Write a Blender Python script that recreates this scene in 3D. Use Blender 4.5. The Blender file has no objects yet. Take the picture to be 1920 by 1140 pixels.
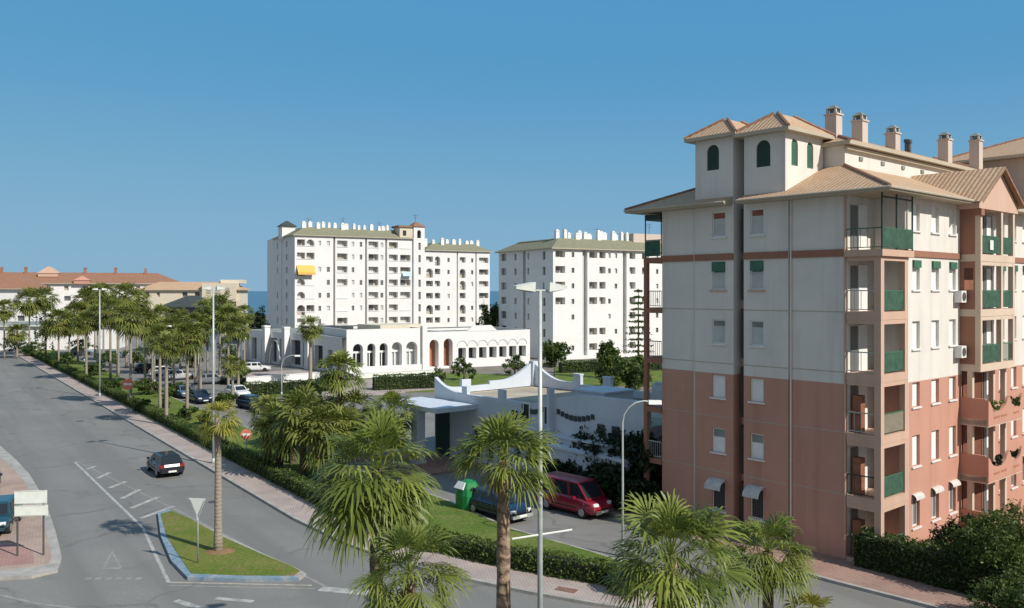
import bpy, math, random
from mathutils import Vector
SC = bpy.context.scene
COL = SC.collection
PI = math.pi
H, F, CX, HY = 12.5, 1600.0, 960.0, 545.0          # camera height and the photo's geometry

def G(px, py):                                      # a ground point seen at a photo pixel
    Y = H * F / (py - HY)
    return ((px - CX) / F * Y, Y)

def at(px, py, Y):                                  # a point at a known distance
    return ((px - CX) / F * Y, Y, H - (py - HY) / F * Y)

# ------------------------------------------------------------------ mesh builder
class MB:
    def __init__(s):
        s.v = []; s.f = []; s.m = []; s.t = []
    def face(s, pts, m=0, t=0.5):
        n = len(s.v); s.v.extend(tuple(p) for p in pts)
        s.f.append(tuple(range(n, n + len(pts)))); s.m.append(m); s.t.append(t)
    def box(s, x0, x1, y0, y1, z0, z1, m=0):
        n = len(s.v)
        s.v += [(x0,y0,z0),(x1,y0,z0),(x1,y1,z0),(x0,y1,z0),(x0,y0,z1),(x1,y0,z1),(x1,y1,z1),(x0,y1,z1)]
        for q in ((3,2,1,0),(4,5,6,7),(0,1,5,4),(1,2,6,5),(2,3,7,6),(3,0,4,7)):
            s.f.append(tuple(n+i for i in q)); s.m.append(m); s.t.append(.5)
        return s
    def hexa(s, lo, hi, m=0):                        # two quads joined
        n = len(s.v); k = len(lo); s.v += [tuple(p) for p in lo] + [tuple(p) for p in hi]
        s.f.append(tuple(n+i for i in reversed(range(k)))); s.f.append(tuple(n+k+i for i in range(k)))
        s.m += [m, m]; s.t += [.5, .5]
        for i in range(k):
            j = (i+1) % k
            s.f.append((n+i, n+j, n+k+j, n+k+i)); s.m.append(m); s.t.append(.5)
        return s
    def prism(s, poly, z0, z1, m=0):
        a = sum(poly[i][0]*poly[(i+1)%len(poly)][1]-poly[(i+1)%len(poly)][0]*poly[i][1] for i in range(len(poly)))
        if a < 0: poly = poly[::-1]
        return s.hexa([(p[0],p[1],z0) for p in poly], [(p[0],p[1],z1) for p in poly], m)
    def sheet(s, poly, z, m=0):
        a = sum(poly[i][0]*poly[(i+1)%len(poly)][1]-poly[(i+1)%len(poly)][0]*poly[i][1] for i in range(len(poly)))
        if a < 0: poly = poly[::-1]
        s.face([(p[0],p[1],z) for p in poly], m); return s
    def tube(s, pts, rad, n=8, m=0, cap=True):
        rings = []
        for i, p in enumerate(pts):
            p = Vector(p)
            a = Vector(pts[max(i-1,0)]); b = Vector(pts[min(i+1,len(pts)-1)])
            d = (b-a).normalized()
            x = d.orthogonal().normalized() if abs(d.z) < .95 else Vector((1,0,0))
            x = (x - d*x.dot(d)).normalized(); y = d.cross(x)
            r = rad[i] if isinstance(rad, (list, tuple)) else rad
            k = len(s.v)
            for j in range(n):
                q = 2*PI*j/n; s.v.append(tuple(p + (x*math.cos(q) + y*math.sin(q))*r))
            rings.append(k)
        for a, b in zip(rings, rings[1:]):
            for j in range(n):
                s.f.append((a+j, a+(j+1)%n, b+(j+1)%n, b+j)); s.m.append(m); s.t.append(.5)
        if cap:
            for a, rev in ((rings[0], True), (rings[-1], False)):
                q = [a+j for j in range(n)]
                s.f.append(tuple(q[::-1] if rev else q)); s.m.append(m); s.t.append(.5)
        return s
    def facade(s, O, A, N, w, z0, z1, holes=(), m=0):
        """wall with real openings; hole = (a0, a1, z0, z1, depth[, 'arch'])"""
        O = Vector(O); A = Vector(A); N = Vector(N); Z = Vector((0,0,1))
        P = lambda a, z, d=0: O + A*a + Z*z - N*d
        hs = [h for h in holes if h[0] < w and h[1] > 0 and h[2] < z1 and h[3] > z0]
        xs = sorted({0, w} | {min(max(v,0),w) for h in hs for v in h[:2]})
        zs = sorted({z0, z1} | {min(max(v,z0),z1) for h in hs for v in h[2:4]})
        for a, b in zip(xs, xs[1:]):
            for c, d in zip(zs, zs[1:]):
                if b-a < 1e-5 or d-c < 1e-5: continue
                mx, mz = (a+b)/2, (c+d)/2
                if any(h[0] < mx < h[1] and h[2] < mz < h[3] for h in hs): continue
                s.face([P(a,c),P(b,c),P(b,d),P(a,d)], m)
        for h in hs:
            a, b, c, d, dp = h[:5]
            s.face([P(a,c),P(a,d),P(a,d,dp),P(a,c,dp)], m); s.face([P(b,c,dp),P(b,d,dp),P(b,d),P(b,c)], m)
            s.face([P(a,c,dp),P(b,c,dp),P(b,c),P(a,c)], m)
            if len(h) > 5:
                r = (b-a)/2; cx = (a+b)/2; cz = d-r; k = 8
                arc = [(cx-r*math.cos(PI*i/k), cz+r*math.sin(PI*i/k)) for i in range(k+1)]
                L = [P(a,d)] + [P(*q) for q in arc[:k//2+1]]; R = [P(b,d)] + [P(*q) for q in arc[k//2:]][::-1]
                s.face(L, m); s.face(R[::-1], m)
                for p, q in zip(arc, arc[1:]): s.face([P(*p),P(*q),P(q[0],q[1],dp),P(p[0],p[1],dp)], m)
            else:
                s.face([P(a,d),P(b,d),P(b,d,dp),P(a,d,dp)], m)
        return s
    def build(s, name, mats, parent=None, smooth=False):
        me = bpy.data.meshes.new(name)
        me.from_pydata(s.v, [], s.f)
        for mt in (mats if isinstance(mats, (list, tuple)) else [mats]): me.materials.append(mt)
        me.polygons.foreach_set('material_index', s.m)
        if any(t != .5 for t in s.t):
            at_ = me.attributes.new('tint', 'FLOAT', 'FACE'); at_.data.foreach_set('value', s.t)
        if smooth: me.polygons.foreach_set('use_smooth', [True]*len(s.f))
        me.update()
        o = bpy.data.objects.new(name, me); COL.objects.link(o)
        if parent: o.parent = parent
        return o

def build_split(mb, name, mats, parent=None):
    par = list(range(len(mb.v)))
    def fd(i):
        while par[i] != i: par[i] = par[par[i]]; i = par[i]
        return i
    for f in mb.f:
        for i in f[1:]: par[fd(i)] = fd(f[0])
    gr = {}
    for f, m, t in zip(mb.f, mb.m, mb.t): gr.setdefault(fd(f[0]), []).append((f, m, t))
    for fs in gr.values():
        n = MB()
        ids = sorted({i for f, _, _ in fs for i in f}); mp = {v: k for k, v in enumerate(ids)}
        n.v = [mb.v[i] for i in ids]; n.f = [tuple(mp[i] for i in f) for f, _, _ in fs]; n.m = [m for _, m, _ in fs]; n.t = [t for _, _, t in fs]
        n.build(name, mats, parent)
def tag(o, label, cat, group=None):
    o['label'] = label; o['category'] = cat
    if group: o['group'] = group
    return o
def thing(name, label, cat, loc=(0,0,0), rz=0, group=None):
    o = bpy.data.objects.new(name, None); COL.objects.link(o)
    o.location = loc; o.rotation_euler = (0,0,rz); o.empty_display_size = .3
    return tag(o, label, cat, group)
def struct(mb, name, mats):
    o = mb.build(name, mats); o['kind'] = 'structure'; return o
def copy_tree(o, parent=None):
    c = o.copy(); COL.objects.link(c)
    if parent: c.parent = parent
    for ch in list(o.children): copy_tree(ch, c)
    return c

# ------------------------------------------------------------------ materials
def newmat(name):
    m = bpy.data.materials.new(name); m.use_nodes = True
    nt = m.node_tree; b = nt.nodes['Principled BSDF']
    return m, nt, b
def N_(nt, t, **kw):
    n = nt.nodes.new(t)
    for k, v in kw.items(): setattr(n, k, v)
    return n
def rgb(c): return (c[0], c[1], c[2], 1)
def mixc(nt, fac, a, b, mode='MIX'):
    n = N_(nt, 'ShaderNodeMix', data_type='RGBA', blend_type=mode)
    for sock, v in ((0, fac), (6, a), (7, b)):
        if hasattr(v, 'is_output'): nt.links.new(v, n.inputs[sock])
        else: n.inputs[sock].default_value = v if sock == 0 else rgb(v)
    return n.outputs[2]
def coords(nt, scale=(1,1,1), world=False):
    if world: src = N_(nt, 'ShaderNodeNewGeometry').outputs['Position']
    else: src = N_(nt, 'ShaderNodeTexCoord').outputs['Object']
    mp = N_(nt, 'ShaderNodeMapping'); mp.inputs['Scale'].default_value = scale
    nt.links.new(src, mp.inputs[0]); return mp.outputs[0]
def noise(nt, co, scale, detail=4, rough=.6):
    n = N_(nt, 'ShaderNodeTexNoise'); n.inputs['Scale'].default_value = scale
    n.inputs['Detail'].default_value = detail; n.inputs['Roughness'].default_value = rough
    nt.links.new(co, n.inputs['Vector']); return n.outputs[0]
def ramp(nt, v, lo, hi):
    n = N_(nt, 'ShaderNodeMapRange'); n.inputs[1].default_value = lo; n.inputs[2].default_value = hi
    nt.links.new(v, n.inputs[0]); return n.outputs[0]
def bump(nt, b, h, strength, dist=.02):
    n = N_(nt, 'ShaderNodeBump'); n.inputs['Strength'].default_value = strength; n.inputs['Distance'].default_value = dist
    nt.links.new(h, n.inputs['Height']); nt.links.new(n.outputs[0], b.inputs['Normal'])

def plain(name, c, rough=.6, var=.12, scale=3, metal=0, bmp=0, spec=.5):
    m, nt, b = newmat(name)
    co = coords(nt); n = noise(nt, co, scale)
    dark = tuple(x*(1-var) for x in c); lite = tuple(min(1,x*(1+var)) for x in c)
    nt.links.new(mixc(nt, ramp(nt, n, .3, .7), dark, lite), b.inputs['Base Color'])
    b.inputs['Roughness'].default_value = rough; b.inputs['Metallic'].default_value = metal
    b.inputs['Specular IOR Level'].default_value = spec
    if bmp: bump(nt, b, noise(nt, co, scale*8), bmp)
    return m
def plaster(name, c, stain=.25, stainc=(.25,.22,.18)):
    m, nt, b = newmat(name)
    co = coords(nt); n = noise(nt, co, .45, 6)
    st = noise(nt, coords(nt, (1.6,1.6,.12)), 1.0, 5)           # rain streaks running down
    c1 = mixc(nt, ramp(nt, n, .3, .75), tuple(x*.88 for x in c), c)
    f = N_(nt, 'ShaderNodeMath', operation='MULTIPLY'); nt.links.new(ramp(nt, st, .5, .8), f.inputs[0]); f.inputs[1].default_value = stain
    nt.links.new(mixc(nt, f.outputs[0], c1, tuple(x*s for x, s in zip(c, (.55,.52,.48)))), b.inputs['Base Color'])
    b.inputs['Roughness'].default_value = .9; b.inputs['Specular IOR Level'].default_value = .2
    bump(nt, b, noise(nt, co, 25), .25, .01)
    return m
def tiles(name, c, c2, axis=0, pitch=.24):
    m, nt, b = newmat(name)
    co = coords(nt)
    w = N_(nt, 'ShaderNodeTexWave', wave_type='BANDS', bands_direction='XY'[axis], wave_profile='SIN')
    w.inputs['Scale'].default_value = .314/pitch; w.inputs['Distortion'].default_value = .6; w.inputs['Detail'].default_value = 1
    nt.links.new(co, w.inputs[0])
    n = noise(nt, co, 1.1, 6); n2 = noise(nt, co, 9, 3)
    c1 = mixc(nt, ramp(nt, n, .35, .7), c, c2)
    c1 = mixc(nt, ramp(nt, n2, .45, .75), c1, tuple(x*.62 for x in c))
    nt.links.new(mixc(nt, ramp(nt, w.outputs[1], .0, .4), tuple(x*.82 for x in c), c1), b.inputs['Base Color'])
    b.inputs['Roughness'].default_value = .85; b.inputs['Specular IOR Level'].default_value = .25
    bump(nt, b, w.outputs[1], .5, .05)
    return m
def leafmat(name, dark, lite, trans=.35, rough=.5):
    m, nt, b = newmat(name)
    a = N_(nt, 'ShaderNodeAttribute', attribute_name='tint')
    c = mixc(nt, a.outputs['Fac'], dark, lite)
    n = noise(nt, coords(nt), 4, 3)
    c = mixc(nt, ramp(nt, n, .3, .8), c, tuple(x*.75 for x in lite), 'MIX') if False else c
    nt.links.new(c, b.inputs['Base Color']); b.inputs['Roughness'].default_value = rough
    b.inputs['Specular IOR Level'].default_value = .3
    t = N_(nt, 'ShaderNodeBsdfTranslucent'); nt.links.new(c, t.inputs[0])
    mx = N_(nt, 'ShaderNodeMixShader'); mx.inputs[0].default_value = trans
    nt.links.new(b.outputs[0], mx.inputs[1]); nt.links.new(t.outputs[0], mx.inputs[2])
    nt.links.new(mx.outputs[0], nt.nodes['Material Output'].inputs[0])
    return m
def glassmat(name, c, rough=.08, spec=.5):
    m, nt, b = newmat(name)
    b.inputs['Base Color'].default_value = rgb(c); b.inputs['Roughness'].default_value = rough
    b.inputs['Specular IOR Level'].default_value = spec
    return m
def asphalt(name, c, patch=.3):
    m, nt, b = newmat(name)
    co = coords(nt, world=True)
    big = noise(nt, co, .09, 5, .65); fine = noise(nt, co, 6, 4); mid = noise(nt, co, .7, 5)
    # worn lanes: long streaks along the road's own direction
    mp = N_(nt, 'ShaderNodeMapping'); mp.inputs['Rotation'].default_value = (0,0,-math.radians(125.3))
    nt.links.new(N_(nt, 'ShaderNodeNewGeometry').outputs['Position'], mp.inputs[0])
    m2 = N_(nt, 'ShaderNodeMapping'); m2.inputs['Scale'].default_value = (.018,.42,1); nt.links.new(mp.outputs[0], m2.inputs[0])
    lane = noise(nt, m2.outputs[0], 1, 3)
    c1 = mixc(nt, ramp(nt, big, .35, .68), tuple(x*.80 for x in c), tuple(x*1.14 for x in c))
    c1 = mixc(nt, ramp(nt, lane, .42, .66), c1, tuple(x*.66 for x in c))
    wrp = N_(nt, 'ShaderNodeVectorMath', operation='ADD'); nz = N_(nt, 'ShaderNodeTexNoise'); nz.inputs['Scale'].default_value = .5; nt.links.new(co, nz.inputs['Vector'])
    sc_ = N_(nt, 'ShaderNodeVectorMath', operation='SCALE'); sc_.inputs['Scale'].default_value = 2.2; nt.links.new(nz.outputs[1], sc_.inputs[0]); nt.links.new(co, wrp.inputs[0]); nt.links.new(sc_.outputs[0], wrp.inputs[1])
    vo = N_(nt, 'ShaderNodeTexVoronoi', feature='DISTANCE_TO_EDGE'); vo.inputs['Scale'].default_value = .11; nt.links.new(wrp.outputs[0], vo.inputs['Vector'])
    c1 = mixc(nt, ramp(nt, vo.outputs[0], .004, .02), mixc(nt, ramp(nt, mid, .45, .65), tuple(x*.5 for x in c), c1), c1)
    st = noise(nt, co, .33, 3); c1 = mixc(nt, ramp(nt, st, .60, .70), c1, tuple(x*.70 for x in c))
    c1 = mixc(nt, ramp(nt, mid, .55, .8), c1, tuple(x*.82 for x in c))
    nt.links.new(mixc(nt, ramp(nt, fine, .2, .8), tuple(x*.8 for x in c), c1, 'MIX'), b.inputs['Base Color'])
    b.inputs['Roughness'].default_value = .88; b.inputs['Specular IOR Level'].default_value = .25
    bump(nt, b, noise(nt, co, 40), .3, .01)
    return m
def groundmat(name, a, b_, scale, fine=None, bmp=.4, dirt=None, world=True):
    m, nt, b = newmat(name)
    co = coords(nt, world=world)
    c = mixc(nt, ramp(nt, noise(nt, co, scale, 6), .35, .65), a, b_)
    if dirt: c = mixc(nt, ramp(nt, noise(nt, co, scale*2.6, 5), .55, .72), c, dirt)
    f = noise(nt, co, fine or scale*12, 5, .75)
    c = mixc(nt, ramp(nt, f, .35, .7), mixc(nt, 1, c, (.6,.6,.6), 'MULTIPLY'), c)
    nt.links.new(c, b.inputs['Base Color']); b.inputs['Roughness'].default_value = .95; b.inputs['Specular IOR Level'].default_value = .15
    bump(nt, b, f, bmp, .08)
    return m
def paving(name, c, c2, size=.4, rot=0, mortar=.55):
    m, nt, b = newmat(name)
    mp = N_(nt, 'ShaderNodeMapping'); mp.inputs['Rotation'].default_value = (0,0,rot)
    nt.links.new(N_(nt, 'ShaderNodeNewGeometry').outputs['Position'], mp.inputs[0])
    br = N_(nt, 'ShaderNodeTexBrick'); br.inputs['Scale'].default_value = 1/size
    br.inputs['Color1'].default_value = rgb(c); br.inputs['Color2'].default_value = rgb(c2)
    br.inputs['Mortar'].default_value = rgb(tuple(x*mortar for x in c)); br.inputs['Mortar Size'].default_value = .03
    nt.links.new(mp.outputs[0], br.inputs[0])
    n = noise(nt, coords(nt, world=True), .5, 6)
    nt.links.new(mixc(nt, ramp(nt, n, .35, .75), br.outputs[0], mixc(nt, 1, br.outputs[0], (.68,.68,.7), 'MULTIPLY')), b.inputs['Base Color'])
    b.inputs['Roughness'].default_value = .9; b.inputs['Specular IOR Level'].default_value = .2
    return m
def wornpaint(name, c, under, cover=.5):
    m, nt, b = newmat(name)
    co = coords(nt, world=True)
    n = noise(nt, co, 2.2, 7, .75)
    nt.links.new(mixc(nt, ramp(nt, n, cover-.15, cover+.15), c, under), b.inputs['Base Color'])
    b.inputs['Roughness'].default_value = .8
    return m
def barkmat(name, c, c2, ring=6, dk=.5, bs=.9):
    m, nt, b = newmat(name)
    co = coords(nt)
    w = N_(nt, 'ShaderNodeTexWave', wave_type='BANDS', bands_direction='Z'); w.inputs['Scale'].default_value = ring*.16
    w.inputs['Distortion'].default_value = 5; w.inputs['Detail'].default_value = 3; w.inputs['Detail Scale'].default_value = 3
    nt.links.new(co, w.inputs[0])
    n = noise(nt, co, 7, 5)
    c1 = mixc(nt, ramp(nt, w.outputs[1], .1, .8), tuple(x*dk for x in c), c)
    nt.links.new(mixc(nt, ramp(nt, n, .45, .7), c1, c2), b.inputs['Base Color'])
    b.inputs['Roughness'].default_value = .95; bump(nt, b, w.outputs[1], bs, .05)
    return m

M = {}
M['asphalt'] = asphalt('asphalt', (.25,.243,.228))
M['asphalt_side'] = asphalt('asphalt_side', (.26,.25,.235))
M['ground'] = groundmat('ground', (.22,.20,.17), (.30,.27,.23), .05)
M['pave_pink'] = paving('pave_pink', (.50,.415,.37), (.54,.45,.40), .4, .62)
M['pave_red'] = paving('pave_red', (.40,.25,.20), (.46,.31,.25), .5, .75, .7)
M['pave_left'] = paving('pave_left', (.45,.33,.27), (.50,.38,.30), .45, .3, .8)
M['pave_left_red'] = paving('pave_left_red', (.42,.24,.21), (.44,.27,.23), .45, .3, .8)
M['kerb'] = plain('kerb', (.36,.34,.31), .9, .25, 1.5)
M['kerb_blue'] = wornpaint('kerb_blue', (.10,.21,.32), (.32,.35,.36), .5)
M['lawn'] = groundmat('lawn', (.115,.19,.03), (.20,.255,.06), .22, 5, .8, (.27,.25,.095))
M['island_grass'] = groundmat('island_grass', (.15,.22,.033), (.25,.26,.07), .5, 6, .8, (.32,.23,.10))
M['earth'] = groundmat('earth', (.36,.20,.11), (.30,.19,.10), 1.2, 8)
M['paint_white'] = wornpaint('paint_white', (.52,.51,.47), (.24,.235,.22), .50)
M['paint_faint'] = wornpaint('paint_faint', (.34,.31,.29), (.225,.222,.212), .48)
M['paint_yellow'] = wornpaint('paint_yellow', (.50,.45,.33), (.24,.235,.22), .5)
M['wall_white'] = plaster('wall_white', (.74,.71,.65), .4)
M['wall_pink'] = plaster('wall_pink', (.56,.30,.225), .45)
M['wall_terra'] = plaster('wall_terra', (.43,.19,.12), .2)
M['trim_pink'] = plaster('trim_pink', (.60,.41,.31), .25)
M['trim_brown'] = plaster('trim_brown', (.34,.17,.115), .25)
M['villa_white'] = plaster('villa_white', (.82,.82,.81), .06)
M['villa_shaded'] = plaster('villa_shaded', (.60,.65,.72), .15)  # the villa's white with its bluish shade put into the colour
M['block_white'] = plaster('block_white', (.82,.81,.79), .07)
M['block_cream'] = plaster('block_cream', (.70,.63,.50), .15)
M['tile_x'] = tiles('tile_x', (.52,.345,.215), (.60,.43,.29), 0)
M['tile_y'] = tiles('tile_y', (.52,.345,.215), (.60,.43,.29), 1)
M['tile_red_x'] = tiles('tile_red_x', (.31,.16,.10), (.37,.21,.14), 0, .5)
M['tile_red_y'] = tiles('tile_red_y', (.31,.16,.10), (.37,.21,.14), 1, .5)
M['tile_olive_x'] = tiles('tile_olive_x', (.235,.235,.155), (.31,.30,.205), 0, .4)
M['tile_olive_y'] = tiles('tile_olive_y', (.235,.235,.155), (.31,.30,.205), 1, .4)
M['ridge'] = plain('ridge', (.27,.15,.10), .9, .3, 4)
M['soffit'] = plaster('soffit', (.50,.44,.34), .2)
M['roof_grey'] = plain('roof_grey', (.24,.26,.24), .95, .3, .8)
M['roof_terrace'] = plain('roof_terrace', (.42,.36,.27), .95, .25, .6)
M['roof_dark'] = plain('roof_dark', (.045,.055,.055), .8, .3, 1)
M['shutter'] = plain('shutter', (.80,.80,.77), .6, .05, 2)
M['shutter_grey'] = plain('shutter_grey', (.50,.52,.50), .7, .1, 2)
M['frame_white'] = plain('frame_white', (.72,.72,.70), .5, .05, 2)
M['pane'] = glassmat('pane', (.035,.045,.05))
M['pane_mid'] = glassmat('pane_mid', (.16,.17,.17), .2)
M['pane_warm'] = glassmat('pane_warm', (.20,.155,.11), .4)
M['far_pane'] = glassmat('far_pane', (.13,.135,.14), .25)
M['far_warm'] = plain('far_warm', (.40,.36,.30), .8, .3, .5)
M['pale_pink'] = plaster('pale_pink', (.64,.44,.34), .25)
M['hood'] = plain('hood', (.56,.54,.50), .8, .15, 4)
M['chimney'] = plaster('chimney', (.62,.52,.45), .2)
M['void'] = plain('void', (.05,.045,.04), .95, .2, 1)
M['green'] = plain('green', (.045,.14,.085), .6, .2, 2)
M['green_dark'] = plain('green_dark', (.015,.045,.032), .6, .2, 2)
M['green_screen'] = plain('green_screen', (.075,.17,.115), .8, .25, 3)
M['white_screen'] = plain('white_screen', (.72,.71,.67), .8, .1, 3)
M['beige_screen'] = plain('beige_screen', (.36,.33,.25), .8, .15, 3)
def cloth(m, f=.45):
    nt = m.node_tree; b = nt.nodes['Principled BSDF']; t = N_(nt, 'ShaderNodeBsdfTranslucent'); mx = N_(nt, 'ShaderNodeMixShader'); mx.inputs[0].default_value = f
    lk = b.inputs['Base Color'].links[0].from_socket; nt.links.new(lk, t.inputs[0]); nt.links.new(b.outputs[0], mx.inputs[1]); nt.links.new(t.outputs[0], mx.inputs[2]); nt.links.new(mx.outputs[0], nt.nodes['Material Output'].inputs[0])
cloth(M['white_screen'], .5); cloth(M['beige_screen']); cloth(M['green_screen'])
M['awning_yellow'] = plain('awning_yellow', (.75,.45,.11), .8, .1, 2)
M['awning_blue'] = plain('awning_blue', (.45,.68,.78), .8, .1, 2)
M['wood_brown'] = plain('wood_brown', (.26,.10,.055), .7, .25, 3)
M['metal_grey'] = plain('metal_grey', (.40,.42,.40), .5, .12, 4, .3)
M['metal_pole'] = plain('metal_pole', (.46,.49,.47), .5, .12, 3, .2)
M['metal_dark'] = plain('metal_dark', (.10,.10,.10), .5, .2, 4, .3)
M['lamp_white'] = plain('lamp_white', (.72,.75,.70), .4, .06, 4)
M['sign_white'] = plain('sign_white', (.74,.77,.70), .5, .08, 3)
M['sign_red'] = plain('sign_red', (.66,.20,.13), .4, .1, 3)
M['sign_back'] = plain('sign_back', (.40,.43,.43), .45, .1, 3, .3)
M['bin_green'] = plain('bin_green', (.012,.20,.055), .35, .15, 3)
M['tyre'] = plain('tyre', (.02,.02,.02), .9, .2, 8)
M['rim'] = plain('rim', (.40,.40,.40), .35, .1, 8, .6)
M['car_glass'] = glassmat('car_glass', (.02,.025,.03), .05)
M['tail'] = glassmat('tail', (.30,.02,.02), .2)
M['head'] = glassmat('head', (.65,.66,.66), .12)
M['trunk'] = barkmat('trunk', (.30,.205,.135), (.38,.29,.21))
M['trunk_pale'] = barkmat('trunk_pale', (.33,.28,.22), (.29,.245,.195), 11, .82, .3)
M['trunk_dark'] = barkmat('trunk_dark', (.13,.095,.07), (.17,.13,.09))
M['frond'] = leafmat('frond', (.05,.085,.013), (.29,.335,.07), .34, .42)
M['frond_yellow'] = leafmat('frond_yellow', (.16,.17,.02), (.42,.39,.08), .35)
M['frond_far'] = leafmat('frond_far', (.06,.09,.016), (.28,.30,.07), .32, .6)
M['thatch'] = leafmat('thatch', (.16,.10,.055), (.36,.25,.13), .15, .9)
M['leaf'] = leafmat('leaf', (.04,.075,.018), (.16,.22,.055), .35)
M['leaf_hedge'] = leafmat('leaf_hedge', (.035,.068,.015), (.16,.215,.045), .32)
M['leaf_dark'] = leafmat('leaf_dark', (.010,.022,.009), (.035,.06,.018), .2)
M['leaf_mid'] = leafmat('leaf_mid', (.022,.042,.012), (.10,.14,.035), .25)
M['core'] = plain('core', (.018,.028,.010), .95, .3, 2)
M['sea'] = glassmat('sea', (.025,.085,.14), .25, .4)
def paintmat(name, c): 
    m = plain(name, c, .28, .05, 2); m.node_tree.nodes['Principled BSDF'].inputs['Coat Weight'].default_value = .6
    return m
for k, c in dict(car_black=(.015,.015,.022), car_teal=(.015,.06,.075), car_blue=(.008,.014,.04), car_red=(.26,.012,.03), car_silver=(.42,.43,.44), car_white=(.75,.75,.74), car_navy=(.02,.03,.06), car_grey=(.14,.15,.17), car_bluegrey=(.11,.18,.26)).items(): M[k] = paintmat(k, c)

# ------------------------------------------------------------------ vegetation
def rvec(R): 
    while True:
        v = Vector((R.uniform(-1,1), R.uniform(-1,1), R.uniform(-1,1)))
        if .05 < v.length < 1: return v.normalized()
def leafquad(mb, R, p, s, t, up=.0):
    n = rvec(R); n.z += up; n.normalize()
    a = n.orthogonal().normalized(); q = R.uniform(0, PI); b = n.cross(a)
    a, b = a*math.cos(q)+b*math.sin(q), b*math.cos(q)-a*math.sin(q)
    mb.face([p-a*s, p-b*s*.45, p+a*s, p+b*s*.45], 0, t)
def leafmass(mb, R, blobs, n, size):
    """blobs: (centre, radii); leaf clumps near each blob's surface"""
    tot = sum(b[1][0]*b[1][2] for b in blobs)
    for c, r in blobs:
        k = int(n*r[0]*r[2]/tot); base = R.uniform(.1,.6)
        subs = [(rvec(R), R.uniform(.5,1.0), R.uniform(-.3,.4)) for _ in range(max(6, k//45))]
        for _ in range(k):
            d, rad, tt = R.choice(subs)
            o = rvec(R)*R.uniform(0,.34)
            p = Vector(c) + Vector(((d.x*rad+o.x)*r[0], (d.y*rad+o.y)*r[1], (d.z*rad+o.z)*r[2]))
            leafquad(mb, R, p, size*R.uniform(.6,1.3), min(1,max(0,base+tt+R.uniform(-.25,.25))), .5)

def palm(label, loc, height, r, nl=44, nb=16, seed=0, trunk_r=.17, fm='frond', tm='trunk', skirt=.5, group=None, lean=(0,0), elev=(-48,84), pet=(.36,.58), big=1.0, name='palm_tree', cat='palm tree'):
    R = random.Random(seed)
    root = thing(name, label, cat, (loc[0],loc[1],0), R.uniform(0,6), group)
    tb = MB(); nseg = max(8, int(height*(3 if trunk_r*1600/max(loc[1],1) > 8 else 1)))
    pts = []; rad = []
    for i in range(nseg+1):
        q = i/nseg
        pts.append((lean[0]*q*q, lean[1]*q*q, height*q))
        rad.append(trunk_r*(1.25-.38*q + (.35*math.exp(-q*height*2.2)))*(1+R.uniform(-.07,.07)))
    tb.tube(pts, rad, 10); tb.build('trunk', M[tm], root, True)
    c0 = Vector((lean[0], lean[1], height))
    cb = MB(); sk = MB()
    def fan(mb, az, el, size, droop, tint, nb):
        d = Vector((math.cos(az)*math.cos(el), math.sin(az)*math.cos(el), math.sin(el)))
        pl = size*R.uniform(*pet)
        side = Vector((-math.sin(az), math.cos(az), 0)); upv = d.cross(side)*-1
        if upv.z < 0 and el < .2: pass
        bow = Vector((0,0,-droop*.22*size))
        hub = c0 + d*pl + bow*.5
        w = .018*size
        mb.face([c0+side*w, c0-side*w, hub-side*w*.7, hub+side*w*.7], 0, min(1,tint+.3))
        # the fan bends: its axis falls below the petiole
        ax = (d + Vector((0,0,-.28*droop))).normalized()
        tw = R.uniform(-.5,.5); sd = (side*math.cos(tw)+upv*math.sin(tw)); sd = (sd-ax*sd.dot(ax)).normalized(); nn = ax.cross(sd)
        bl = size*big*R.uniform(.50,.68); half = math.radians(R.uniform(70,108))
        for k in range(nb):
            a = -half + 2*half*(k+.5)/nb + R.uniform(-.03,.03)
            bd = ax*math.cos(a) + sd*math.sin(a)
            ln = bl*(.70+.30*math.cos(a*.75))*R.uniform(.86,1.1)
            wd = ln*.5*math.sin(half/nb)*1.02
            ps = (bd.cross(nn)).normalized()
            fold = nn*(.05*ln*(1 if k%2 else -1))
            mid = hub + bd*ln*.5 + fold + Vector((0,0,-.05*ln*droop))
            hang = R.uniform(.5,1.5)
            q = hub + bd*ln*.76 + fold*.4 + Vector((0,0,-ln*(.07+.11*droop)*hang)) + rvec(R)*ln*.02
            tip = hub + bd*ln*.93 + Vector((0,0,-ln*(.17+.22*droop)*hang)) + rvec(R)*ln*.03
            t = min(1,max(0,tint+R.uniform(-.16,.16)))
            mb.face([hub, mid-ps*wd, q-ps*wd*.62, q+ps*wd*.62, mid+ps*wd], 0, t)
            mb.face([q-ps*wd*.62, tip, q+ps*wd*.62], 0, min(1,t+.12))
    for i in range(nl):
        q = (i+.5)/nl
        el = math.radians(elev[1] + (elev[0]-elev[1])*q**.85 + R.uniform(-9,9))
        az = i*2.39996 + R.uniform(-.3,.3)
        fan(cb, az, el, r*R.uniform(.85,1.1)*(.8+.2*min(1,q*3)), .25+.8*q, min(1,max(0,R.uniform(.25,.85)-(.0 if q<.7 else .12))), nb)
    cb.build('crown', M[fm], root)
    if skirt:
        for i in range(int(nl*skirt)):
            el = math.radians(R.uniform(-84,-52)); az = R.uniform(0,2*PI)
            fan(sk, az, el, r*R.uniform(.45,.75), 1.1, R.uniform(.1,.9), max(5, nb//2))
        sk.build('dead_fronds', M['thatch'], root)
    return root

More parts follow.
